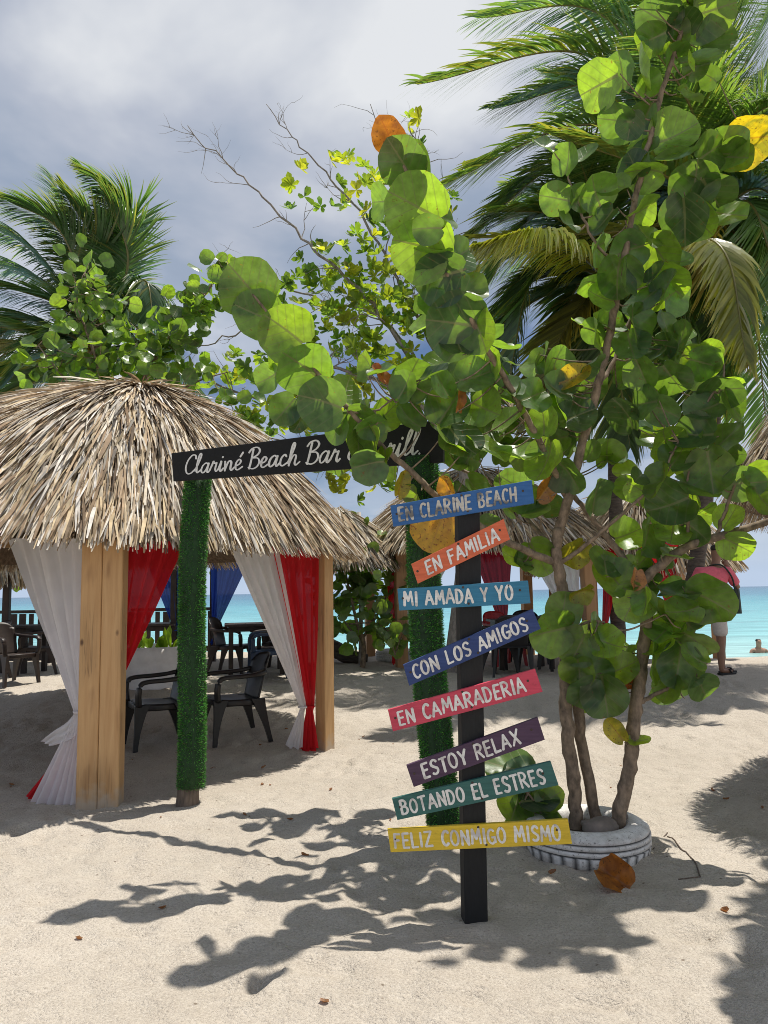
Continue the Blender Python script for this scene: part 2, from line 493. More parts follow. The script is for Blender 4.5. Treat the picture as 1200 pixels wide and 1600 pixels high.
M['leaf_spot'] = m_leaf('sea_grape_leaf_spotted', 0.4, (0.5, 0.3, 0.06), (0.4, 0.25, 0.04), (1.8, 1.5, 0.7), True)
M['leaf_dry'] = m_leaf('sea_grape_leaf_dry', 0.3, (0.3, 0.12, 0.02), (0.3, 0.12, 0.03), (1.6, 1.2, 0.7), False, 0.5, (0.20, 0.07, 0.02))
M['bark'] = m_plain('sea_grape_bark', (0.23, 0.17, 0.118), 0.85, 14, 0.55, 0.7, 0.006, scale=(2, 2, 1.2))
M['greybark'] = m_plain('grey_bark', (0.24, 0.215, 0.19), 0.9, 12, 0.45, 0.7, 0.01, scale=(2, 2, 1))
M['palmbark'] = m_plain('palm_bark', (0.10, 0.08, 0.065), 0.9, 7, 0.5, 1.0, 0.03, scale=(1, 1, 5))
M['small_leaf'] = m_attr('small_green_leaf', 0.40, 0.5, (3.3, 3.1, 0.9), 0.25, 12, 0.4)
M['palm_leaf'] = m_attr('palm_leaflet', 0.30, 0.42, (3.0, 2.7, 0.9), 0.2, 3, 0.8)
M['white_cloth'] = m_cloth('white_sheer_cloth', (0.93, 0.90, 0.91))
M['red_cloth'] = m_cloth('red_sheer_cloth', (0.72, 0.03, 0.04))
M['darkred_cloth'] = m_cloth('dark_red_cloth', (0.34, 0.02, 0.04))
M['blue_cloth'] = m_cloth('blue_sheer_cloth', (0.05, 0.12, 0.55), 0.45, 0.04)
M['rock'] = m_plain('grey_rock', (0.20, 0.165, 0.14), 0.9, 9, 0.35, 0.7, 0.02)
M['soil'] = m_plain('dark_soil', (0.07, 0.05, 0.035), 0.95, 20, 0.5, 0.8, 0.02)
M['skin'] = m_plain('brown_skin', (0.23, 0.12, 0.075), 0.55, 20, 0.12, 0.08)
M['tanskin'] = m_plain('tanned_skin', (0.38, 0.21, 0.14), 0.55, 20, 0.12, 0.08)
M['hair'] = m_plain('dark_hair', (0.012, 0.009, 0.008), 0.6, 40, 0.4, 0.5)
M['pink_shirt'] = m_plain('pink_shirt', (0.66, 0.13, 0.18), 0.85, 25, 0.12, 0.25)
M['grey_shorts'] = m_plain('light_grey_shorts', (0.5, 0.46, 0.43), 0.85, 25, 0.12, 0.3)
M['black'] = m_plain('black_rubber', (0.012, 0.012, 0.012), 0.7, 30, 0.3)
M['darkbag'] = m_plain('dark_green_canvas', (0.012, 0.022, 0.018), 0.7, 30, 0.3)
M['whitepole'] = m_plain('whitewashed_pole', (0.42, 0.39, 0.36), 0.8, 12, 0.3)
M['nail'] = m_plain('rusty_nail', (0.05, 0.03, 0.02), 0.6, 30, 0.3)

def m_whitetyre():
    m, t = newmat('white_painted_tyre')
    n = t.n('ShaderNodeTexNoise', {'Vector': obj_co(t), 'Scale': 12.0, 'Detail': 7.0, 'Roughness': 0.7})
    n2 = t.n('ShaderNodeTexNoise', {'Vector': obj_co(t), 'Scale': 60.0, 'Detail': 4.0, 'Roughness': 0.7})
    c = t.mix(t.ramp((n, 0), [(0.42, 0.0), (0.75, 1.0)]), (0.80, 0.78, 0.75), (0.48, 0.44, 0.40))
    c = t.mix(t.ramp((n2, 0), [(0.57, 0.0), (0.68, 0.9)]), c, (0.09, 0.08, 0.07))
    a = t.n('ShaderNodeAttribute', None, attribute_name='Col')
    c = t.mix(1.0, c, (a, 0), 'MULTIPLY')
    p = t.n('ShaderNodeBsdfPrincipled', {'Base Color': t.mo(c), 'Roughness': 0.7, 'Normal': bump(t, (n2, 0), 0.5, 0.004)})
    finish(t, p)
    return m
M['tyre'] = m_whitetyre()
M['whitewash'] = m_plain('whitewashed_concrete', (0.84, 0.82, 0.79), 0.85, 6, 0.12, 0.5, 0.01)
M['white_letter'] = m_paint('white_letter_paint', (0.76, 0.74, 0.70), (0.3, 0.28, 0.26), 0.35, 0.6, dark=(0.50, 0.46, 0.43))
M['smudged_letter'] = m_paint('smudged_letter_paint', (0.52, 0.49, 0.43), (0.08, 0.07, 0.07), 0.8, 0.6, dark=(0.03, 0.03, 0.035))
M['script_letter'] = m_paint('script_letter_paint', (0.72, 0.71, 0.68), (0.4, 0.4, 0.4), 0.3, 0.6)

# ------------------------------------------------------------------ ground and sea
def build_ground():
    def axis_pos(fine_to, step, start=0.0, grow=1.22, far=60000):
        xs = [start]; st = step
        while xs[-1] < fine_to: xs.append(xs[-1] + step)
        while xs[-1] < far:
            st *= grow; xs.append(xs[-1] + st)
        return xs
    xp = axis_pos(4.6, 0.03)
    xs = [-x for x in xp[:0:-1]] + xp
    ys = [-40, -20, -10, -5, -2.5, -1, 0, 0.6, 1.2]
    y = 1.8; st = 0.026
    while y < 60000:
        ys.append(y)
        if y < 9: st = 0.026 + (y - 1.8) * 0.006
        elif y < 22: st = 0.09 + (y - 9) * 0.012
        else: st *= 1.2
        y += st
    # footprints and scuffs
    rnd = random.Random(4)
    feet = {}
    for _ in range(900):
        fx, fy = rnd.uniform(-4.5, 4.5), rnd.uniform(1.9, 11)
        an = rnd.uniform(0, math.pi)
        for q in ((0, 0),):
            key = (int(fx // 0.5), int(fy // 0.5))
            feet.setdefault(key, []).append((fx, fy, math.cos(an), math.sin(an), rnd.uniform(0.008, 0.028), rnd.uniform(0.7, 1.3)))
    V = []
    for yy in ys:
        for xx in xs:
            z = gz(xx, yy)
            if -8 < xx < 8 and 0 < yy < 24:
                k = sm(9, 6, abs(xx)) if abs(xx) > 6 else 1
                z += k * (0.035 * noise.noise((xx * 0.9, yy * 0.9, 3)) + 0.028 * noise.noise((xx * 2.7, yy * 2.7, 7)) + 0.017 * noise.noise((xx * 7.5, yy * 7.5, 1)) + 0.008 * noise.noise((xx * 17, yy * 17, 5)))
                kx, ky = int(xx // 0.5), int(yy // 0.5)
                for a in (-1, 0, 1):
                    for b in (-1, 0, 1):
                        for (fx, fy, ca, sa, dp, sc) in feet.get((kx + a, ky + b), ()):
                            dx, dy = xx - fx, yy - fy
                            l = (dx * ca + dy * sa) / (0.135 * sc); ww = (-dx * sa + dy * ca) / (0.06 * sc)
                            r2 = l * l + ww * ww
                            if r2 < 6: z += -dp * math.exp(-r2 * 1.4) + 0.5 * dp * math.exp(-(math.sqrt(r2) - 1.4) ** 2 * 5)
            V.append((xx, yy, z))
    nx = len(xs); Fc = []; xs0, ys0 = xs, ys
    for j in range(len(ys) - 1):
        for i in range(nx - 1):
            a = j * nx + i
            Fc.append((a, a + 1, a + nx + 1, a + nx))
    b = MB(); b.add(V, Fc, (1, 1, 1), None, True)
    structure(b.build('sand_ground', M['sand']))
    global sand_z
    def sand_z(x, y):
        i = min(max(bisect.bisect(xs0, x) - 1, 0), nx - 2); j = min(max(bisect.bisect(ys0, y) - 1, 0), len(ys0) - 2)
        a = (x - xs0[i]) / (xs0[i + 1] - xs0[i]); c = (y - ys0[j]) / (ys0[j + 1] - ys0[j]); k = j * nx + i
        return (V[k][2] * (1 - a) + V[k + 1][2] * a) * (1 - c) + (V[k + nx][2] * (1 - a) + V[k + nx + 1][2] * a) * c
    b = MB()
    xs2 = [-60000, -4000, -600, -120, -40, 0, 40, 120, 600, 4000, 60000]
    ys2 = [14, 20, 30, 50, 100, 300, 1000, 4000, 20000, 60000]
    W = [(x, y, -0.36) for y in ys2 for x in xs2]
    n2 = len(xs2)
    Fc = [(j * n2 + i, j * n2 + i + 1, (j + 1) * n2 + i + 1, (j + 1) * n2 + i) for j in range(len(ys2) - 1) for i in range(n2 - 1)]
    b.add(W, Fc, (1, 1, 1), None, True)
    structure(b.build('sea', M['sea']))
build_ground()

# ------------------------------------------------------------------ thatched gazebos
def roof_fn(c, ux, vx, ze, zr, ridge, bulge, n=3.2, tilt=0.0):
    """rounded hip roof: c centre, ux/vx half axes (vectors) of the eave, ridge = half length along vx (fraction)"""
    c = Vector(c)
    def eave(th):
        ct, st = math.cos(th), math.sin(th)
        r = (abs(ct) ** n + abs(st) ** n) ** (-1 / n)
        return ux * (ct * r) + vx * (st * r)
    def f(th, t):
        e = eave(th)
        st = math.sin(th)
        rg = vx * (ridge * max(-1, min(1, st * 1.5)))
        p = c + rg.lerp(e, t)
        z = zr + (ze - zr) * t ** 1.12 + bulge * math.sin(math.pi * min(1, t)) ** 1.0
        z += tilt * max(-1, min(1, st * 1.5)) * max(0, 1 - t)
        return Vector((p.x, p.y, z))
    return f

THATCH = [(0.50, 0.40, 0.27), (0.58, 0.50, 0.38), (0.62, 0.57, 0.48), (0.42, 0.31, 0.20), (0.27, 0.19, 0.12), (0.66, 0.62, 0.56), (0.46, 0.40, 0.33), (0.55, 0.44, 0.28)]
def thatch(parent, f, ze, count, seed, wid=(0.010, 0.026), ln=(0.28, 0.6), rough=1.0, dark=1.0, th_range=(0, 2 * math.pi), dth=0.03):
    rnd = random.Random(seed)
    b = MB()
    NS, NTt = 96, 14
    for (off, flip) in ((0.05, 1), (0.10, -1)):
        V = []
        for i in range(NTt + 1):
            for k in range(NS):
                p = f(2 * math.pi * k / NS, i / NTt * 0.985)
                V.append(p + Vector((0, 0, -off)))
        Fc = [(i * NS + k, i * NS + (k + 1) % NS, (i + 1) * NS + (k + 1) % NS, (i + 1) * NS + k) for i in range(NTt) for k in range(NS)]
        b.add(V, [q[::-1] for q in Fc], (1, 1, 1), None, True)
    bed = b.build('roof_bed', M['thatch_bed'], parent)
    s = MB()
    up = Vector((0, 0, 1))
    for i in range(count):
        th = rnd.uniform(*th_range)
        t0 = rnd.random() ** 0.62
        fringe = rnd.random() < 0.20
        if fringe: t0 = rnd.uniform(0.86, 0.99)
        ln_ = rnd.uniform(*ln) * (0.45 if fringe else 1)
        ln_ = min(ln_, 0.22 + max(0, 1 - t0) * 2.4)
        p0 = f(th, t0); p1 = f(th, min(1.0, t0 + 0.06)) if t0 < 0.97 else f(th, 1.0)
        pm = f(th, max(0, t0 - 0.06))
        down = (p1 - pm)
        if down.length < 1e-4: continue
        down.normalize()
        side = (f(th + dth, max(t0, 0.08)) - f(th - dth, max(t0, 0.08))).normalized()
        nrm = side.cross(down)
        if nrm.z < 0: nrm = -nrm
        yaw = rnd.gauss(0, 0.13 * rough)
        d = (down * math.cos(yaw) + side * math.sin(yaw)).normalized()
        sd = (side * math.cos(yaw) - down * math.sin(yaw)).normalized()
        wv = rnd.uniform(*wid)
        lift = rnd.uniform(0.0, 0.07) * rough
        tw = rnd.gauss(0, 0.38)
        sdw = (sd * math.cos(tw) + nrm * math.sin(tw)).normalized()
        cb = Vector(rnd.choice(THATCH)); k = rnd.choice((0.5, 0.85, 1.05, 1.15, 1.25)) * rnd.uniform(0.9, 1.08) * dark
        if fringe: cb = cb.lerp(Vector((0.55, 0.42, 0.25)), 0.4)
        col = tuple(cb * k)
        pts = []
        q = p0 + nrm * (lift + 0.005)
        sl_ = rnd.gauss(0.02, 0.10) * rough
        nseg = 3
        for j in range(nseg + 1):
            u = j / nseg
            pts.append(q.copy())
            dd = d + nrm * (sl_ * (1 - u * 1.4))
            tt = t0 + ln_ * u * 0.5
            if fringe and u > 0.25: dd = dd + Vector((0, 0, -0.75 * u))
            q = q + dd.normalized() * (ln_ / nseg)
        V = []
        for j, pp in enumerate(pts):
            wj = wv * (1.0, 1.0, 0.8, 0.35)[j] * 0.5
            V += [pp - sdw * wj, pp + sdw * wj]
        s.add(V, [(2 * j, 2 * j + 1, 2 * j + 3, 2 * j + 2) for j in range(nseg)], col)
    th_o = s.build('thatch', M['thatch'], parent)
    return bed, th_o

def post_mb(p, size, h, ax, bev=0.008, z0=-0.15):
    b = MB()
    b.box(Vector((p.x, p.y, gz(p.x, p.y) + (h + z0) / 2)), (size[0], size[1], h - z0), ax, bev=bev)
    return b

ZAX = Vector((0, 0, 1))
def gazebo(label, corners, zt, zr, over, strands, seed, mat, psize=0.13, ridge=0.3, skip_posts=(), posts=True, wid=(0.010, 0.026), ln=(0.28, 0.6), dark=1.0, drop=0.12, base=None, bulge=0.16, tilt=0.0):
    """corners: near, right, back, left (ground points)"""
    N, R, B, L = [Vector(c) for c in corners]
    c = (N + R + B + L) / 4
    z0 = gz(c.x, c.y) if base is None else base
    t = thing('thatched_gazebo', label, 'gazebo', (c.x, c.y, z0))
    u = ((R - N) + (B - L)) / 4; v = ((L - N) + (B - R)) / 4
    u.z = v.z = 0
    un, vn = u.normalized(), v.normalized()
    ov = over if isinstance(over, tuple) else (over, over)
    ux = un * (u.length + ov[0]); vx = vn * (v.length + ov[1])
    f = roof_fn((c.x, c.y, 0), ux, vx, z0 + zt - drop, z0 + zr, ridge, bulge, tilt=tilt)
    thatch(t, f, zt, strands, seed, wid, ln, dark=dark)
    if posts:
        for k, q in enumerate((N, R, B, L)):
            if k in skip_posts: continue
            post_mb(q, (psize, psize), zt + 0.12, (un, vn, ZAX)).build('post', mat, t)
        bm_ = MB()
        zb = z0 + zt + 0.06
        for a, b_ in ((N, R), (R, B), (B, L), (L, N)):
            d = (b_ - a); d.z = 0; ln_ = d.length - psize - 0.01; d.normalize()
            m_ = (a + b_) / 2
            bb = MB(); bb.box((m_.x, m_.y, zb), (ln_, 0.07, 0.11), (d, ZAX.cross(d), ZAX))
            bb.build('beam', mat, t)
    return t, f, un, vn, z0

# near gazebo on the left
NP = G(156, 1261); RP = G(508, 1168)
uN = (RP - NP); uN.z = 0; lenU = uN.length; uN.normalize()
vN = Vector((-uN.y, uN.x, 0))
LV = 4.35
BP = RP + vN * LV; LP = NP + vN * LV
gz_main, fmain, _, _, _ = gazebo('large round-hipped thatched gazebo on pine posts with white and red curtains, nearest on the left', (NP, RP, BP, LP), 2.06, 3.60, (1.06, 0.30), 26000, 11, M["pine"], 0.135, 0.34, skip_posts=(0,), drop=0.14, wid=(0.011, 0.030), ln=(0.28, 0.6), bulge=0.26, tilt=0.13)
# the near corner: two pine boards side by side
fx = Vector((1.0, 0.06, 0)).normalized(); fy = ZAX.cross(fx)
pw = 0.147
for k in (-1, 1):
    post_mb(NP + fx * (k * (pw / 2 + 0.0015)), (pw, 0.15), 2.0 + 0.006 * k, (fx, fy, ZAX), 0.006).build('post', M['pine'], gz_main)

# ------------------------------------------------------------------ curtains
def curtain(label, mat, a, b, tie, tail, pleats, seed, group, amp=0.022, tiew=0.07, tails2=None, name='curtain', bow=0.0):
    """a: top at the post, b: outer top, tie: gathered point, tail: (c, d) bottom points"""
    rnd = random.Random(seed)
    a, b, tie = Vector(a), Vector(b), Vector(tie)
    e = (b - a); e.z = 0; e.normalize(); nn = ZAX.cross(e)
    ns, nt, n2 = 56, 26, 12
    ph = rnd.uniform(0, 6)
    ph2 = rnd.uniform(0, 6)
    def pleat(s):
        return math.sin(2 * math.pi * pleats * s + ph + 0.8 * math.sin(5 * s + ph2)) + 0.4 * math.sin(2 * math.pi * pleats * 2.3 * s + ph2)
    rows = []
    for i in range(nt + 1):
        t = i / nt; row = []
        for k in range(ns + 1):
            s = k / ns
            top = a.lerp(b, s)
            tp = tie + e * ((s - 0.5) * tiew) + nn * (0.02 * math.sin(9 * s + ph))
            p = top.lerp(tp, t)
            p = p + e * (bow * s * math.sin(math.pi * t))
            p = p + nn * (amp * pleat(s) * (0.5 + 0.9 * math.sin(math.pi * min(1, t * 0.95 + 0.05))) )
            p = p + Vector((0, 0, -0.02 * math.sin(math.pi * 4 * s) * (1 - t)))
            row.append(p)
        rows.append(row)
    if tail:
        c, d = Vector(tail[0]), Vector(tail[1])
        for i in range(1, n2 + 1):
            t = i / n2; row = []
            for k in range(ns + 1):
                s = k / ns
                bp = c.lerp(d, s) + Vector((0, 0, 0.015 * math.sin(14 * s + ph)))
                tp = tie + e * ((s - 0.5) * tiew)
                p = tp.lerp(bp, t ** 0.85)
                p = p + nn * (amp * 1.1 * pleat(s) * (0.35 + 0.8 * t))
                row.append(p)
            rows.append(row)
    m = MB(); V = [p for r in rows for p in r]; w_ = ns + 1
    m.add(V, [(i * w_ + k, i * w_ + k + 1, (i + 1) * w_ + k + 1, (i + 1) * w_ + k) for i in range(len(rows) - 1) for k in range(ns)], (1, 1, 1), None, True)
    o = m.build(name, mat)
    tag(o, label, 'curtain', group)
    # the tie band round the gather
    q = MB()
    q.tube([tie + e * (math.cos(x) * (tiew * 0.55 + 0.006)) + nn * (math.sin(x) * 0.045) for x in [i * math.pi / 8 for i in range(17)]], 0.009, 6)
    q.build('tie_band', mat, o)
    return o

GC = 'curtains of the near gazebo'
zc = 2.1
def on_edge(p, d, k, z=zc):
    return Vector((p.x + d.x * k, p.y + d.y * k, z))
# near post, towards the left
ctie = P(126, 1112, NP.y + 0.14)
o = curtain('white sheer curtain gathered left of the doubled pine post', M['white_cloth'], on_edge(NP, vN, 0.10), on_edge(NP, vN, 1.55), ctie,
        (P(120, 1264, NP.y + 0.06), P(48, 1262, NP.y + 0.12)), 5, 1, GC, 0.026, 0.09)
tl = MB()
V = []
pa = [P(124, 1104, NP.y + 0.18), P(104, 1128, NP.y + 0.2), P(84, 1142, NP.y + 0.22), P(65, 1158, NP.y + 0.25)]
pb = [P(128, 1128, NP.y + 0.12), P(118, 1150, NP.y + 0.12), P(98, 1160, NP.y + 0.16), P(80, 1166, NP.y + 0.2)]
pa, pb = catmull(pa, 5), catmull(pb, 5)
for i in range(len(pa)):
    for k in range(9):
        p = pa[i].lerp(pb[i], k / 8); V.append(p + Vector((0, 0.022 * math.sin(k * 1.9 + i * 0.3), 0)))
tl.add(V, [(i * 9 + k, i * 9 + k + 1, i * 9 + 10 + k, i * 9 + 9 + k) for i in range(len(pa) - 1) for k in range(8)], (1, 1, 1), None, True)
tl.build('loose_tail', M['white_cloth'], o)
curtain('red sheer curtain on the right side of the doubled pine post', M['red_cloth'], on_edge(NP, uN, 0.14), on_edge(NP, uN, 0.80), P(186, 1062, NP.y + 0.16),
        (P(116, 1262, NP.y + 0.16), P(38, 1246, NP.y + 0.19)), 4, 2, GC, 0.022, 0.06)
# right post: white outside, red next to the post
ttie = P(478, 1104, RP.y - 0.14)
curtain('white sheer curtain beside the red one at the single pine post', M['white_cloth'], on_edge(RP, -uN, 0.68), on_edge(RP, -uN, 1.32), ttie + Vector((-0.03, -0.02, 0)),
        (P(470, 1170, RP.y - 0.14), P(446, 1166, RP.y - 0.12)), 4, 3, GC, 0.02, 0.045)
curtain('red sheer curtain tied beside the single pine post', M['red_cloth'], on_edge(RP, -uN, 0.09), on_edge(RP, -uN, 0.76), ttie + Vector((0.035, 0, 0)),
        (P(494, 1171, RP.y - 0.16), P(470, 1172, RP.y - 0.14)), 5, 4, GC, 0.022, 0.06)

# ------------------------------------------------------------------ plastic armchairs
def tubeflat(m, pts, w_, h_, up=ZAX, col=(1, 1, 1)):
    """flat bar following pts: width w_ sideways, thickness h_"""
    pts = [Vector(p) for p in pts]; n = len(pts); V = []
    for i, p in enumerate(pts):
        t = (pts[min(i + 1, n - 1)] - pts[max(i - 1, 0)]).normalized()
        sd = t.cross(up)
        if sd.length < 1e-3: sd = Vector((1, 0, 0))
        sd.normalize(); nn = sd.cross(t)
        ww = w_[i] if isinstance(w_, list) else w_
        for (a, b) in ((-1, -0.6), (-0.8, -1), (0.8, -1), (1, -0.6), (1, 0.6), (0.8, 1), (-0.8, 1), (-1, 0.6)):
            V.append(p + sd * (a * ww / 2) + nn * (b * h_ / 2))
    Fc = [(i * 8 + k, i * 8 + (k + 1) % 8, i * 8 + 8 + (k + 1) % 8, i * 8 + 8 + k) for i in range(n - 1) for k in range(8)]
    Fc += [tuple(range(8))[::-1], tuple(range((n - 1) * 8, n * 8))]
    m.add(V, Fc, col, None, True)

def make_chair(mat, label, loc, group):
    """faces local -y; seat 0.43 high, back 0.84 high"""
    t = thing('plastic_armchair', label, 'chair', (0, 0, 0), group)
    def sheet(fn, ns, nt, th):
        m = MB(); V = []
        for sgn in (1, -1):
            for j in range(nt + 1):
                for i in range(ns + 1):
                    u, v = i / ns, j / nt
                    p = Vector(fn(u, v))
                    du = Vector(fn(min(1, u + .01), v)) - Vector(fn(max(0, u - .01), v)); dv = Vector(fn(u, min(1, v + .01))) - Vector(fn(u, max(0, v - .01)))
                    V.append(p + du.cross(dv).normalized() * (th / 2 * sgn))
        w_ = ns + 1; off = w_ * (nt + 1); Fc = []
        for j in range(nt):
            for i in range(ns):
                a = j * w_ + i
                Fc.append((a, a + 1, a + w_ + 1, a + w_)); Fc.append((off + a, off + a + w_, off + a + w_ + 1, off + a + 1))
        ring = [i for i in range(w_)] + [j * w_ + ns for j in range(1, nt + 1)] + [nt * w_ + i for i in range(ns - 1, -1, -1)] + [j * w_ for j in range(nt - 1, 0, -1)]
        for k in range(len(ring)):
            a, b = ring[k], ring[(k + 1) % len(ring)]
            Fc.append((a, off + a, off + b, b))
        m.add(V, Fc, (1, 1, 1), None, True)
        return m
    def seat(u, v):
        x = (u - 0.5) * (0.50 - 0.05 * v); y = -0.24 + 0.44 * v
        z = 0.43 - 0.018 * math.sin(math.pi * u) * math.sin(math.pi * v) - 0.02 * v - (0.05 * (1 - v / 0.12) ** 2 if v < 0.12 else 0)
        return (x, y, z)
    sheet(seat, 12, 14, 0.02).build('seat', mat, t)
    def back(u, v):
        wd = 0.44 - 0.03 * v + 0.03 * math.sin(math.pi * v)
        x = (u - 0.5) * wd
        cr = 1 - (2 * u - 1) ** 2
        z = 0.41 + 0.43 * v + 0.022 * cr * v - (0.05 * (abs(2 * u - 1) ** 5) if v > 0.9 else 0)
        y = 0.185 + 0.14 * v + 0.045 * cr * math.sin(math.pi * 0.5 * v) - 0.05 * v * (2 * u - 1) ** 2
        return (x, y, z)
    sheet(back, 14, 14, 0.018).build('backrest', mat, t)
    for sx in (-1, 1):
        m = MB()
        pts = catmull([(sx * 0.245, -0.235, 0.42), (sx * 0.268, -0.245, 0.54), (sx * 0.272, -0.225, 0.625), (sx * 0.272, -0.16, 0.650), (sx * 0.27, 0.0, 0.655), (sx * 0.262, 0.15, 0.665), (sx * 0.225, 0.255, 0.685)], 5)
        tubeflat(m, pts, 0.058, 0.040, Vector((sx, 0, 0.001)) if False else Vector((0, 1, 0)) if False else Vector((1, 0, 0)).cross(Vector((0, 0, 1))) * 0 + Vector((0.0, 0.35, 1)))
        m.build('armrest', mat, t)
        for (y0, y1, fr) in ((-0.225, -0.265, 1), (0.195, 0.30, 0)):
            m = MB()
            top = Vector((sx * 0.225, y0, 0.425)); bot = Vector((sx * 0.262, y1, 0.0))
            V = []
            for i in range(7):
                u = i / 6
                p = top.lerp(bot, u); wv = (0.098 * (1 - u) ** 2.2 + 0.042)
                dp = 0.045 - 0.010 * u
                for (a, b) in ((-1, -1), (1, -1), (1, 1), (-1, 1)):
                    # broad web at the top turning round the corner
                    V.append(p + Vector((a * dp / 2 - sx * (0.0), b * wv / 2 + (0.025 * (1 - u) ** 2 if fr else -0.02 * (1 - u) ** 2), 0)))
            Fc = [(i * 4 + k, i * 4 + (k + 1) % 4, i * 4 + 4 + (k + 1) % 4, i * 4 + 4 + k) for i in range(6) for k in range(4)] + [(3, 2, 1, 0), (24, 25, 26, 27)]
            m.add(V, Fc, (1, 1, 1), None, False)
            m.build('leg', mat, t)
    m = MB()
    tubeflat(m, [(-0.235, -0.235, 0.400), (0.235, -0.235, 0.400)], 0.02, 0.055)
    for sx in (-1, 1):
        tubeflat(m, [(sx * 0.236, -0.22, 0.400), (sx * 0.232, 0.19, 0.388)], 0.02, 0.055)
    m.build('seat_apron', mat, t)
    return t

def put(t, loc, rz):
    t.matrix_basis = Matrix.Translation(Vector(loc)) @ Matrix.Rotation(rz, 4, 'Z')

GCH = 'dark plastic armchairs under the near gazebo'
chair = make_chair(M['plastic'], 'dark plastic armchair just right of the turf-covered post, seen whole from the side', (0, 0, 0), GCH)
cq = G(365, 1155)
put(chair, (cq.x, cq.y, gz(cq.x, cq.y) - 0.01), math.radians(-62))
cq = G(245, 1163)
copy_thing(chair, (cq.x, cq.y, gz(cq.x, cq.y) - 0.01), math.radians(-60), 'dark plastic armchair left of the turf-covered post, half hidden by it', GCH)

# ------------------------------------------------------------------ lettering
def arc(cx, cy, rx, ry, a0, a1, n=12):
    return [(cx + rx * math.cos(math.radians(a0 + (a1 - a0) * i / n)), cy + ry * math.sin(math.radians(a0 + (a1 - a0) * i / n))) for i in range(n + 1)]
CAPS = {
 'A': (.62, [[(.02, 0), (.30, 1)], [(.30, 1), (.60, 0)], [(.13, .34), (.50, .34)]]),
 'B': (.54, [[(.06, 0), (.06, 1)], [(.06, 1)] + arc(.18, .765, .24, .235, 90, -90) + [(.06, .53)], [(.06, .53)] + arc(.22, .265, .27, .265, 90, -90) + [(.06, 0)]]),
 'C': (.50, [arc(.30, .5, .25, .5, 48, 312, 16)]),
 'D': (.56, [[(.06, 0), (.06, 1)], [(.06, 1)] + arc(.16, .5, .34, .5, 90, -90, 14) + [(.06, 0)]]),
 'E': (.48, [[(.06, 0), (.06, 1)], [(.06, 1), (.44, 1)], [(.06, .53), (.38, .53)], [(.06, 0), (.44, 0)]]),
 'F': (.46, [[(.06, 0), (.06, 1)], [(.06, 1), (.44, .98)], [(.06, .54), (.36, .54)]]),
 'G': (.56, [arc(.30, .5, .26, .5, 50, 330, 16), [(.32, .44), (.54, .44)], [(.53, .44), (.53, .1)]]),
 'H': (.56, [[(.06, 0), (.06, 1)], [(.50, 0), (.50, 1)], [(.06, .5), (.50, .52)]]),
 'I': (.18, [[(.09, 0), (.09, 1)]]),
 'L': (.46, [[(.06, 1), (.06, 0)], [(.06, 0), (.44, .02)]]),
 'M': (.70, [[(.04, 0), (.12, 1)], [(.12, 1), (.35, .32)], [(.35, .32), (.58, 1)], [(.58, 1), (.66, 0)]]),
 'N': (.58, [[(.06, 0), (.06, 1)], [(.06, 1), (.52, 0)], [(.52, 0), (.52, 1)]]),
 'O': (.58, [arc(.29, .5, .25, .5, 90, 450, 22)]),
 'R': (.56, [[(.06, 0), (.06, 1)], [(.06, 1)] + arc(.20, .75, .26, .25, 90, -90) + [(.06, .5)], [(.22, .5), (.52, 0)]]),
 'S': (.50, [[(.44, .85)] + arc(.26, .76, .19, .24, 40, 200, 8) + [(.16, .58), (.34, .44)] + arc(.25, .25, .21, .25, 35, -140, 8)]),
 'T': (.54, [[(.27, 0), (.27, 1)], [(.02, .98), (.52, 1)]]),
 'X': (.58, [[(.05, 0), (.53, 1)], [(.05, 1), (.53, 0)]]),
 'Y': (.56, [[(.28, 0), (.28, .46)], [(.28, .46), (.03, 1)], [(.28, .46), (.53, 1)]]),
 'Z': (.54, [[(.05, .98), (.50, 1)], [(.50, 1), (.05, 0)], [(.05, 0), (.52, .02)]]),
 ' ': (.34, []),
}
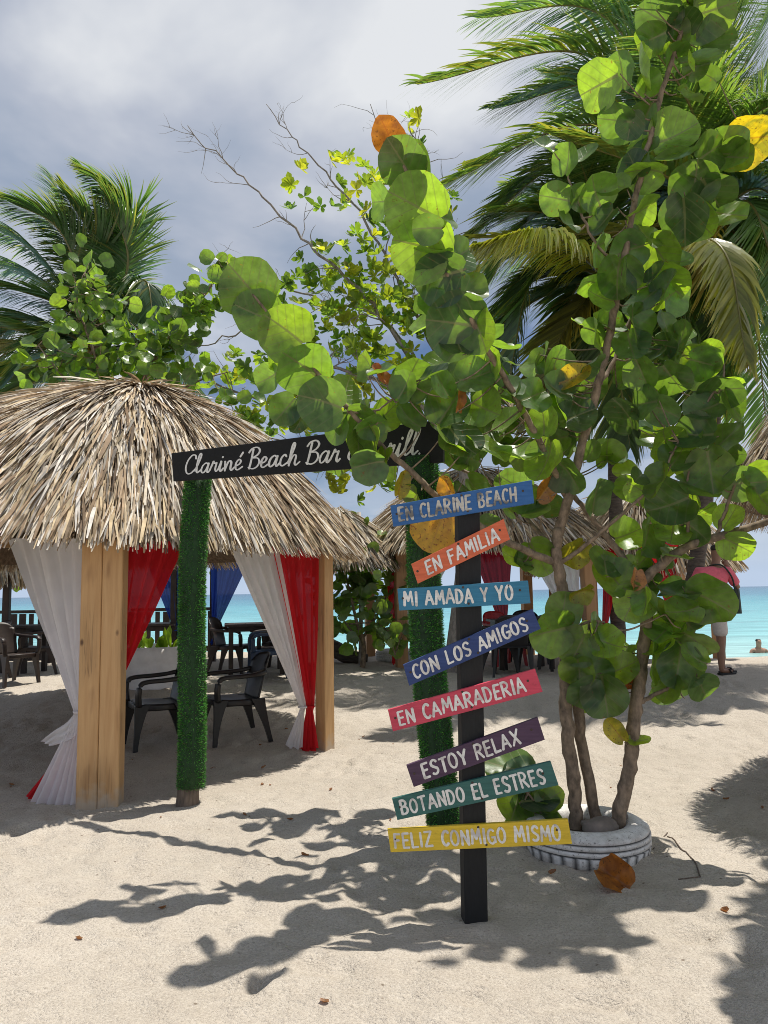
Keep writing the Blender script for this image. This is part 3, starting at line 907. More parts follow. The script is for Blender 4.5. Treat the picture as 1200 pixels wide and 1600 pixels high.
SCRIPT = {
 'C': (.50, [[(.48, .78), (.44, .96), (.28, .98), (.10, .70), (.04, .32), (.14, .02), (.32, .02), (.50, .22)]]),
 'l': (.27, [[(.0, .12), (.16, .62), (.22, .92), (.17, 1.02), (.10, .80), (.07, .25), (.12, .01), (.27, .14)]]),
 'a': (.45, [[(.33, .42), (.22, .51), (.08, .38), (.03, .14), (.11, .0), (.24, .12), (.35, .46)], [(.35, .48), (.31, .12), (.36, .0), (.45, .12)]]),
 'r': (.38, [[(.0, .12), (.10, .44), (.13, .54), (.17, .43), (.28, .45)], [(.28, .45), (.24, .14), (.29, .0), (.38, .12)]]),
 'i': (.24, [[(.0, .12), (.10, .50)], [(.10, .50), (.07, .12), (.12, .0), (.24, .14)], [(.14, .70), (.155, .74)]]),
 'n': (.50, [[(.04, .48), (.07, .0)], [(.07, .05), (.18, .42), (.28, .48), (.33, .38), (.32, .10), (.38, .0), (.50, .14)]]),
 'e': (.36, [[(.02, .18), (.20, .28), (.25, .42), (.16, .51), (.05, .34), (.06, .08), (.16, .0), (.36, .14)]]),
 '\u00e9': (.36, [[(.02, .18), (.20, .28), (.25, .42), (.16, .51), (.05, .34), (.06, .08), (.16, .0), (.36, .14)], [(.20, .64), (.30, .84)]]),
 'c': (.36, [[(.27, .42), (.19, .51), (.07, .36), (.05, .10), (.16, .0), (.36, .14)]]),
 'h': (.50, [[(.0, .12), (.14, .60), (.20, .92), (.15, 1.02), (.09, .80), (.06, .0)], [(.06, .06), (.18, .42), (.28, .46), (.31, .34), (.29, .10), (.35, .0), (.50, .14)]]),
 'B': (.52, [[(.14, .94), (.10, .4), (.05, .0)], [(-.04, .80), (.08, .98), (.30, 1.02), (.43, .86), (.36, .66), (.14, .52)], [(.16, .52), (.38, .48), (.47, .28), (.38, .06), (.20, -.02), (.0, .06)]]),
 'G': (.58, [[(.46, .80), (.42, .96), (.28, .98), (.10, .70), (.04, .32), (.14, .04), (.32, .06), (.46, .40)], [(.46, .42), (.44, .0), (.34, -.22), (.18, -.20), (.26, -.02), (.58, .14)]]),
 '&': (.60, [[(.56, .10), (.40, .30), (.16, .70), (.20, .96), (.34, .96), (.36, .74), (.10, .40), (.06, .14), (.18, .0), (.36, .08), (.52, .42)]]),
 '.': (.16, [[(.06, .03), (.075, .05)]]),
 ' ': (.26, []),
}
def lay_text(text, font, gap, slant=0.0, jitter=0.0, seed=0, smooth=False):
    rnd = random.Random(seed); x = 0; strokes = []
    for ch in text:
        wd, st = font[ch]
        dy = rnd.uniform(-jitter, jitter); k = 1 + rnd.uniform(-jitter, jitter); ro = rnd.uniform(-jitter, jitter)
        for s in st:
            pts = [(x + a * k + b * (slant + ro), b * k + dy) for a, b in s]
            if smooth and len(pts) > 2:
                pts = [(p.x, p.y) for p in catmull([(a, b, 0) for a, b in pts], 6)]
            strokes.append(pts)
        x += wd * k + gap
    return strokes, x - gap

def strokes_mesh(strokes, mapf, width, taper=0.0, seed=0, z0=0.0012, dz=0.00035):
    """mapf(x, y, h) -> world; each stroke is a round-ended ribbon with thickness, each a hair above the last"""
    rnd = random.Random(seed); m = MB()
    for si, st in enumerate(strokes):
        h = z0 + dz * (si % 9)
        pts = [Vector((a, b, 0)) for a, b in st]
        d2 = []
        for p in pts:
            if not d2 or (p - d2[-1]).length > 0.012: d2.append(p)
        pts = d2 if len(d2) > 1 else pts
        n = len(pts); Lf = []; Rt = []
        wmul = rnd.uniform(0.9, 1.12)
        tot = sum((pts[i + 1] - pts[i]).length for i in range(n - 1)) or 1
        run = 0
        for i, p in enumerate(pts):
            if i: run += (p - pts[i - 1]).length
            t = (pts[min(i + 1, n - 1)] - pts[max(i - 1, 0)]).normalized()
            nn = Vector((-t.y, t.x, 0))
            q = run / tot
            wd = width / 2 * wmul * (1 - taper * (abs(t.x) ** 1.5)) * (1 + 0.06 * math.sin(9 * q + si))
            Lf.append(p + nn * wd); Rt.append(p - nn * wd)
        def capp(i, s):
            t = (pts[min(i + 1, n - 1)] - pts[max(i - 1, 0)]).normalized() * s
            c = pts[i]; a = Lf[i] - c if s > 0 else Rt[i] - c
            r = a.length
            return [c + (a * math.cos(x) + t * r * math.sin(x) * 0.75) for x in [math.pi * k / 6 for k in range(1, 6)]]
        V = []
        for i in range(n): V += [Lf[i], Rt[i]]
        capE = capp(n - 1, 1); capS = capp(0, -1)
        V += capE + capS
        top = [mapf(p.x, p.y, h) for p in V]; bot = [mapf(p.x, p.y, -0.002) for p in V]
        N_ = len(V)
        Fc = [(2 * i, 2 * i + 1, 2 * i + 3, 2 * i + 2) for i in range(n - 1)]
        e0 = 2 * n; Fc.append(tuple([2 * n - 2] + [e0 + k for k in range(5)] + [2 * n - 1])[::-1])
        Fc.append(tuple([1] + [e0 + 5 + k for k in range(5)] + [0])[::-1])
        border = [2 * i for i in range(n)] + [e0 + k for k in range(5)] + [2 * i + 1 for i in range(n - 1, -1, -1)] + [e0 + 5 + k for k in range(5)]
        sidef = [(border[k], border[(k + 1) % len(border)], N_ + border[(k + 1) % len(border)], N_ + border[k]) for k in range(len(border))]
        m.add(top + bot, Fc + sidef)
    return m

def board_from_corners(TL, TR, BR, BL, thick):
    """plank with the given front corners; returns mesh buffer and a map from (u, v, height) to the world"""
    TL, TR, BR, BL = [Vector(p) for p in (TL, TR, BR, BL)]
    nrm = (TR - TL).cross(BL - TL).normalized()
    if nrm.dot(CAM - TL) < 0: nrm = -nrm
    def mp(u, v, h):
        return BL.lerp(BR, u).lerp(TL.lerp(TR, u), v) + nrm * h
    m = MB(); nu = 12; V = []; bv = 0.012
    prof = [(bv * 0.8, 0.0), (0, -0.003), (0, -thick), (1, -thick), (1, -0.003), (1 - bv * 0.8, 0.0)]
    for i in range(nu + 1):
        for (v, h) in prof:
            V.append(mp(i / nu, v, h))
    k = len(prof)
    Fc = [(i * k + j, i * k + (j + 1) % k, (i + 1) * k + (j + 1) % k, (i + 1) * k + j) for i in range(nu) for j in range(k)]
    Fc += [tuple(range(k))[::-1], tuple(nu * k + j for j in range(k))]
    m.add(V, Fc)
    return m, mp, nrm

# ------------------------------------------------------------------ direction-style signpost
SB = G(741, 1428)
post_top = P(729, 770, SB.y)
sp = thing('signpost', 'black wooden post carrying eight tilted coloured boards with white Spanish phrases', 'signpost', SB)
m = MB()
pax = (post_top - SB).normalized(); pfx = Vector((1, 0.10, 0)).normalized(); pfx = (pfx - pax * pfx.dot(pax)).normalized(); pfy = pax.cross(pfx)
hh = (post_top - SB).length
m.box(SB + pax * (hh / 2 - 0.1), (0.108, 0.10, hh + 0.2), (pfx, pfy, pax), bev=0.006)
m.build('post', M['blackwood'], sp)
YB = SB.y - 0.075
BOARDS = [
 ('EN CLARINE BEACH', (0.018, 0.105, 0.30), [(609.9, 789.9), (830.7, 749.9), (834.7, 786), (614.7, 822.7)], (.045, .88), 'blue', 1),
 ('EN FAMILIA', (0.62, 0.125, 0.045), [(642.7, 881.3), (786.7, 810.7), (797, 842.7), (653, 912)], (.12, .90), 'orange', 0),
 ('MI AMADA Y YO', (0.022, 0.175, 0.30), [(621, 920), (825, 907), (829, 942.7), (624, 954)], (.04, .87), 'light teal blue', 0),
 ('CON LOS AMIGOS', (0.014, 0.040, 0.16), [(630, 1038.7), (832, 951.5), (845, 982.7), (639.5, 1071.7)], (.05, .92), 'navy blue', 0),
 ('EN CAMARADERIA', (0.55, 0.045, 0.085), [(606, 1109), (836, 1045), (848, 1081), (614, 1143)], (.05, .90), 'pink red', 1),
 ('ESTOY RELAX', (0.060, 0.024, 0.062), [(635, 1196), (840, 1120.7), (851.4, 1156), (646.6, 1230)], (.09, .83), 'dark purple', 0),
 ('BOTANDO EL ESTRES', (0.022, 0.115, 0.10), [(612.6, 1248), (860.5, 1189.6), (873, 1227), (621, 1281.7)], (.035, .93), 'dark green', 1),
 ('FELIZ CONMIGO MISMO', (0.68, 0.47, 0.022), [(605.5, 1296), (887.4, 1280), (894, 1319), (610.6, 1332)], (.025, .945), 'yellow', 0),
]
for bi, (txt, colr, cr, (u0, u1), cname, smudge) in enumerate(BOARDS):
    ps = [P(x, y, YB) for x, y in cr]
    m, mp, nrm = board_from_corners(*ps, 0.02)
    bo = m.build('board', m_paint('board_paint_' + cname.replace(' ', '_'), colr, (0.05, 0.04, 0.03), 0.3), sp)
    bo['label'] = cname + ' board reading ' + txt
    st, W_ = lay_text(txt, CAPS, 0.15, 0.03, 0.035, bi)
    bw = ((ps[1] - ps[0]).length); bh = (ps[0] - ps[3]).length
    v0, v1 = 0.20, 0.80
    mf = lambda x, y, h, mp=mp, W_=W_: mp(u0 + (u1 - u0) * x / W_, v0 + (v1 - v0) * y, h)
    # keep brush width uniform: widths are in letter units (1 = letter height)
    xr = (u1 - u0) * bw / W_ / ((v1 - v0) * bh)
    st = [[(a * xr, b) for a, b in s] for s in st]
    mf2 = lambda x, y, h, mf=mf, xr=xr: mf(x / xr, y, h)
    strokes_mesh(st, mf2, 0.185, 0.12, bi).build('lettering', M['smudged_letter'] if bi in (0,) else M['white_letter'], bo)
    # nails
    for (uu, vv) in ((0.035, 0.55), (0.93, 0.6), (0.5, 0.88), (0.53, 0.14)):
        q = MB(); c = mp(uu, vv, 0.001)
        e1 = (ps[1] - ps[0]).normalized(); e2 = nrm.cross(e1)
        ring = [c + (e1 * math.cos(k * math.pi / 4) + e2 * math.sin(k * math.pi / 4)) * 0.0060 for k in range(8)]
        q.add(ring + [c + nrm * 0.002], [(k, (k + 1) % 8, 8) for k in range(8)])
        q.build('nail', M['nail'], bo)

# ------------------------------------------------------------------ entrance sign on two turf-covered posts
LB = G(293, 1258); RB = G(691, 1290)
RB = P(691, 1290, 4.75); RB.z = 0
LT = P(310, 742, LB.y); RT = P(655, 715, 4.75)
es = thing('entrance_sign', 'black board reading Clariné Beach Bar & Grill on two posts wrapped in artificial turf', 'sign', (LB + RB) / 2)
def turf_post(base, top, r, n, seed, stump_h, twist):
    rnd = random.Random(seed)
    ax = (top - base).normalized(); L = (top - base).length
    a = Vector((1, 0, 0)); a = (a - ax * a.dot(ax)).normalized(); b = ax.cross(a)
    bend = lambda s: a * (0.02 * math.sin(s * 2.2 + seed)) 
    m = MB()
    pts = [base + ax * (stump_h + (L - stump_h) * i / 14) + bend(stump_h + (L - stump_h) * i / 14) for i in range(15)]
    m.tube(pts, [r * (1 + 0.05 * math.sin(i * 1.3 + seed)) for i in range(15)], 20)
    o = m.build('turf_wrap', M['turf_bed'], es)
    g = MB()
    for i in range(n):
        th = rnd.uniform(0, 2 * math.pi); s = rnd.uniform(stump_h - 0.01, L)
        rad = a * math.cos(th) + b * math.sin(th)
        p = base + ax * s + bend(s) + rad * (r * 0.97)
        d = (rad + ax * rnd.gauss(0.25, 0.45) + ax.cross(rad) * rnd.gauss(0, 0.45)).normalized()
        ln_ = rnd.uniform(0.014, 0.027)
        sd = d.cross(Vector((rnd.gauss(0, 1), rnd.gauss(0, 1), rnd.gauss(0, 1)))).normalized() * rnd.uniform(0.0016, 0.003)
        seam = abs(((th - twist + math.pi) % (2 * math.pi)) - math.pi) < 0.16
        if seam and rnd.random() < 0.75: continue
        k = rnd.uniform(0.6, 1.3) * (1 + 0.5 * noise.noise((th * 1.5, s * 5, seed)))
        c = (0.055 * k, 0.23 * k, 0.038 * k) if rnd.random() < 0.70 else (0.15 * k, 0.40 * k, 0.08 * k)
        if rnd.random() < 0.05: c = (0.16, 0.16, 0.06)
        tip = p + d * ln_ + ax * (-0.004)
        mid = p + d * ln_ * 0.55
        g.add([p - sd, p + sd, mid + sd * 0.8, tip, mid - sd * 0.8], [(0, 1, 2, 4), (4, 2, 3)], c)
    g.build('turf_pile', M['turf'], o)
    m = MB()
    m.tube([base + ax * z for z in (-0.12, 0, stump_h * 0.5, stump_h + 0.03)], [r * 0.98, r * 0.92, r * 0.86, r * 0.84], 18)
    m.build('wooden_stump', M['stump'], es)
turf_post(LB, LT, 0.092, 17000, 1, 0.13, -1.2)
turf_post(RB, RT, 0.097, 17000, 2, 0.10, -1.85)
yl, yr = LB.y - 0.10, 4.62
cs = [P(268, 708, yl), P(692, 655, yr), P(692, 722, yr), P(271, 752, yl)]
m, mp, nrm = board_from_corners(*cs, 0.028)
bo = m.build('board', M['blackboard'], es)
st, W_ = lay_text('Clarin\u00e9 Beach Bar & Grill.', SCRIPT, 0.0, 0.16, 0.012, 5, True)
bw = (cs[1] - cs[0]).length; bh = ((cs[0] - cs[3]).length + (cs[1] - cs[2]).length) / 2
u0, u1, v0, v1 = 0.05, 0.935, 0.22, 0.84
xr = (u1 - u0) * bw / W_ / ((v1 - v0) * bh)
st = [[(a * xr, b) for a, b in s] for s in st]
strokes_mesh(st, lambda x, y, h: mp(u0 + (u1 - u0) * (x / xr) / W_, v0 + (v1 - v0) * y, h), 0.115, 0.45, 3).build('lettering', M['script_letter'], bo)

# ------------------------------------------------------------------ leaves
def add_leaf(m, base, nrm, tip, size, col, rnd, cup=0.12, fold=0.10, aspect=1.0, rings=3, seg=24, curl=0.0):
    """round leaf with a notch where the stalk joins; base = stalk joint, tip = direction of the midrib"""
    n = Vector(nrm).normalized(); a = Vector(tip); a = (a - n * a.dot(n))
    if a.length < 1e-4: a = n.orthogonal()
    a.normalize(); b = n.cross(a)
    aspect *= rnd.uniform(0.84, 1.06); fold = fold + rnd.choice((-0.05, 0.0, 0.08, 0.16, 0.30)); cup = cup + rnd.uniform(-0.1, 0.16)
    R = size / 2; c = Vector(base) + a * (R * 0.90)
    V = []; UV = []; Fc = []
    ph = rnd.uniform(0, 6); w1 = rnd.uniform(0.03, 0.13); w2 = rnd.uniform(0.015, 0.045)
    V.append(c.copy()); UV.append((0.5, 0.5))
    for i in range(1, rings + 1):
        rr = i / rings
        for k in range(seg):
            t = 2 * math.pi * k / seg
            dphi = math.pi - abs(t - math.pi)       # 0 at tip, pi at base
            dd = abs(t - math.pi)
            rad = 1 - 0.20 * math.exp(-((math.pi - dd) / 0.30) ** 2) * (1 if False else 0) - 0.26 * math.exp(-(dd / 0.20) ** 2) + 0.035 * math.sin(3 * t + ph) + 0.018 * math.sin(7 * t + 3 * ph)
            x = math.cos(t) * rad * rr; y = math.sin(t) * rad * rr * aspect
            h = cup * (rr * rr) + fold * abs(y) + w1 * math.sin(4 * t + ph) * rr * rr + w2 * math.sin(7 * t + 2 * ph) * rr ** 3 - curl * max(0, x) ** 2
            V.append(c + a * (x * R) + b * (y * R) + n * (h * R))
            UV.append((0.5 + 0.5 * y, 0.5 + 0.5 * x))
    for k in range(seg):
        Fc.append((0, 1 + k, 1 + (k + 1) % seg))
    for i in range(rings - 1):
        o = 1 + i * seg
        for k in range(seg):
            Fc.append((o + k, o + seg + k, o + seg + (k + 1) % seg, o + (k + 1) % seg))
    m.add(V, Fc, tuple(col), UV, True)
    return c

def green(rnd, lo=0.65, hi=1.3):
    k = rnd.uniform(lo, hi) * 1.22
    base = rnd.choice([(0.050, 0.098, 0.034), (0.062, 0.120, 0.034), (0.078, 0.140, 0.034), (0.042, 0.082, 0.038), (0.085, 0.150, 0.034), (0.036, 0.072, 0.036)])
    return (base[0] * k * 1.03, base[1] * k, base[2] * k)

# ------------------------------------------------------------------ the sea grape in the tyre
TC = G(915, 1322)
DT = TC.y
tree = thing('sea_grape_tree', 'young three-trunked sea grape with big round leaves growing out of the white tyre', 'tree', TC)
BR_PTS = []
def branch(pts, r0, r1, name='branch', n=9, knots=True):
    w_ = [P(*p) for p in pts]
    q = catmull(w_, 8)
    rnd = random.Random(int(pts[0][0] * 7 + pts[-1][1]))
    L = len(q); rad = []
    for i in range(L):
        t = i / (L - 1)
        r = r0 + (r1 - r0) * t
        if knots: r *= 1 + 0.10 * (math.sin(i * 2.1 + pts[0][0]) > 0.75) + rnd.uniform(-0.03, 0.04)
        rad.append(r)
        BR_PTS.append((q[i], r))
        q[i] = q[i] + Vector((rnd.gauss(0, 1), rnd.gauss(0, 1), 0)) * (0.0035 if 0 < i < L - 1 else 0)
    m = MB(); m.tube(q, rad, n)
    return m.build(name, M['bark'], tree)
d0 = DT
branch([(896, 1318, d0 + .02), (900, 1250, d0 + .02), (887, 1150, d0), (884, 1050, d0), (888, 985, d0), (880, 930, d0), (870, 870, d0), (872, 828, d0)], 0.040, 0.033, 'trunk')
branch([(945, 1318, d0 + .05), (930, 1270, d0 + .05), (908, 1150, d0 + .05), (897, 1050, d0 + .04), (893, 985, d0 + .03), (884, 940, d0 + .06)], 0.036, 0.028, 'trunk')
branch([(957, 1325, d0 - .06), (968, 1270, d0 - .06), (985, 1190, d0 - .06), (992, 1110, d0 - .06), (1004, 1030, d0 - .06), (1010, 960, d0 - .06), (1002, 905, d0 - .06)], 0.043, 0.033, 'trunk')
# limbs
branch([(872, 835, d0), (885, 790, d0 - .02), (908, 700, d0 - .05), (935, 600, d0 - .1), (955, 510, d0 - .15), (970, 430, d0 - .2), (987, 340, d0 - .25), (1010, 235, d0 - .3), (1045, 110, d0 - .35), (1082, 0, d0 - .4), (1098, -70, d0 - .4)], 0.032, 0.010)
branch([(870, 880, d0), (800, 850, d0 - .05), (700, 790, d0 - .1), (640, 735, d0 - .15), (590, 690, d0 - .2), (545, 640, d0 - .25), (490, 575, d0 - .3), (445, 520, d0 - .33), (395, 460, d0 - .36)], 0.024, 0.007)
branch([(885, 775, d0), (830, 665, d0 - .2), (770, 560, d0 - .4), (705, 440, d0 - .6), (665, 350, d0 - .75), (635, 270, d0 - .85), (612, 215, d0 - .9)], 0.022, 0.006)
branch([(1002, 910, d0 - .06), (1060, 862, d0 - .1), (1130, 836, d0 - .15), (1200, 815, d0 - .2), (1310, 770, d0 - .35), (1420, 700, d0 - .5), (1500, 600, d0 - .7)], 0.030, 0.010)
branch([(1004, 920, d0 - .06), (965, 860, d0 + .02), (925, 810, d0 + .06), (890, 765, d0 + .1), (850, 700, d0 + .1), (800, 640, d0)], 0.024, 0.008)
branch([(876, 880, d0), (920, 848, d0 - .05), (975, 800, d0 - .1), (1030, 750, d0 - .1), (1060, 690, d0 - .1)], 0.015, 0.006)
branch([(1310, 770, d0 - .35), (1310, 600, d0 - .95), (1295, 450, d0 - 1.3), (1290, 330, d0 - 1.5)], 0.014, 0.005)  # unseen limb right of the frame, added to shade the sand
branch([(1430, 695, d0 - .5), (1450, 400, d0 - .7), (1430, 100, d0 - .8), (1385, -150, d0 - .85), (1330, -300, d0 - .9)], 0.016, 0.006)  # unseen upright stem, added so its leaves shade the lower-right sand
branch([(870, 860, d0), (770, 760, d0 + .5), (650, 705, d0 + .85), (560, 675, d0 + 1.0)], 0.013, 0.005)
branch([(1420, 700, d0 - .5), (1430, 600, d0 - .9), (1400, 500, d0 - 1.2)], 0.012, 0.005)  # unseen side limb, added to carry the shade-casting leaves
branch([(1076, 855, d0 - .1), (1076, 740, d0 - .1), (1100, 640, d0 - .1), (1130, 590, d0 - .1), (1125, 540, d0 - .1)], 0.011, 0.005)
branch([(1120, 838, d0 - .14), (1136, 790, d0 - .16), (1160, 730, d0 - .2), (1190, 690, d0 - .2)], 0.012, 0.005)
branch([(996, 1100, d0 - .06), (1030, 1082, d0 - .1), (1075, 1060, d0 - .15), (1110, 1030, d0 - .2)], 0.014, 0.006)
branch([(938, 600, d0 - .1), (960, 560, d0 - .05), (985, 500, d0), (1030, 440, d0), (1075, 350, d0 - .05), (1120, 260, d0 - .1), (1165, 210, d0 - .15)], 0.014, 0.006)
branch([(890, 985, d0), (930, 970, d0 - .1), (975, 985, d0 - .15), (1040, 960, d0 - .2)], 0.009, 0.004)
branch([(1006, 1010, d0 - .06), (1060, 960, d0 - .1), (1110, 930, d0 - .12)], 0.009, 0.004)
branch([(975, 420, d0 - .2), (930, 380, d0 - .25), (895, 300, d0 - .3), (880, 250, d0 - .3)], 0.010, 0.004)
branch([(550, 645, d0 - .25), (590, 640, d0 - .2), (640, 600, d0 - .2)], 0.008, 0.004)

crown = MB(); twig = MB()
rl = random.Random(77)
PT = [(p, r) for p, r in BR_PTS]
def stalk(b):
    best = min(PT, key=lambda q: (q[0] - b).length_squared)
    d = (best[0] - b).length
    if 0.02 < d < 0.55:
        mid = best[0].lerp(b, 0.5) + Vector((0, 0, -0.02))
        twig.tube(catmull([best[0], mid, b], 3), [0.006, 0.0055, 0.005, 0.0045, 0.004, 0.0035, 0.003], 5, cap=False)
def toc(p):
    return (CAM - p).normalized()

def screen_leaf(buf, px, py, dpx, Y, ang=None, tilt=(0, 0), col=None, cup=0.12, fold=0.1, aspect=1.0, curl=0.0, st=True):
    """one leaf by its centre in the photo, its width there, its distance; ang = midrib direction (deg, 0 right, 90 up)"""
    c = P(px, py, Y)
    size = dpx / F * Y
    n = toc(c) + Vector((tilt[0] * 1.3 + rl.gauss(0, .22), rl.gauss(0, .1), tilt[1] * 1.3 + rl.gauss(0, .22)))
    n.normalize()
    if ang is None: ang = rl.uniform(0, 360)
    a = _r * math.cos(math.radians(ang)) + _u * math.sin(math.radians(ang))
    a = (a - n * a.dot(n)).normalized()
    b = c - a * (size / 2 * 0.9)
    add_leaf(buf, b, n, a, size, col or green(rl), rl, cup, fold, aspect, curl=curl)
    if st: stalk(b)

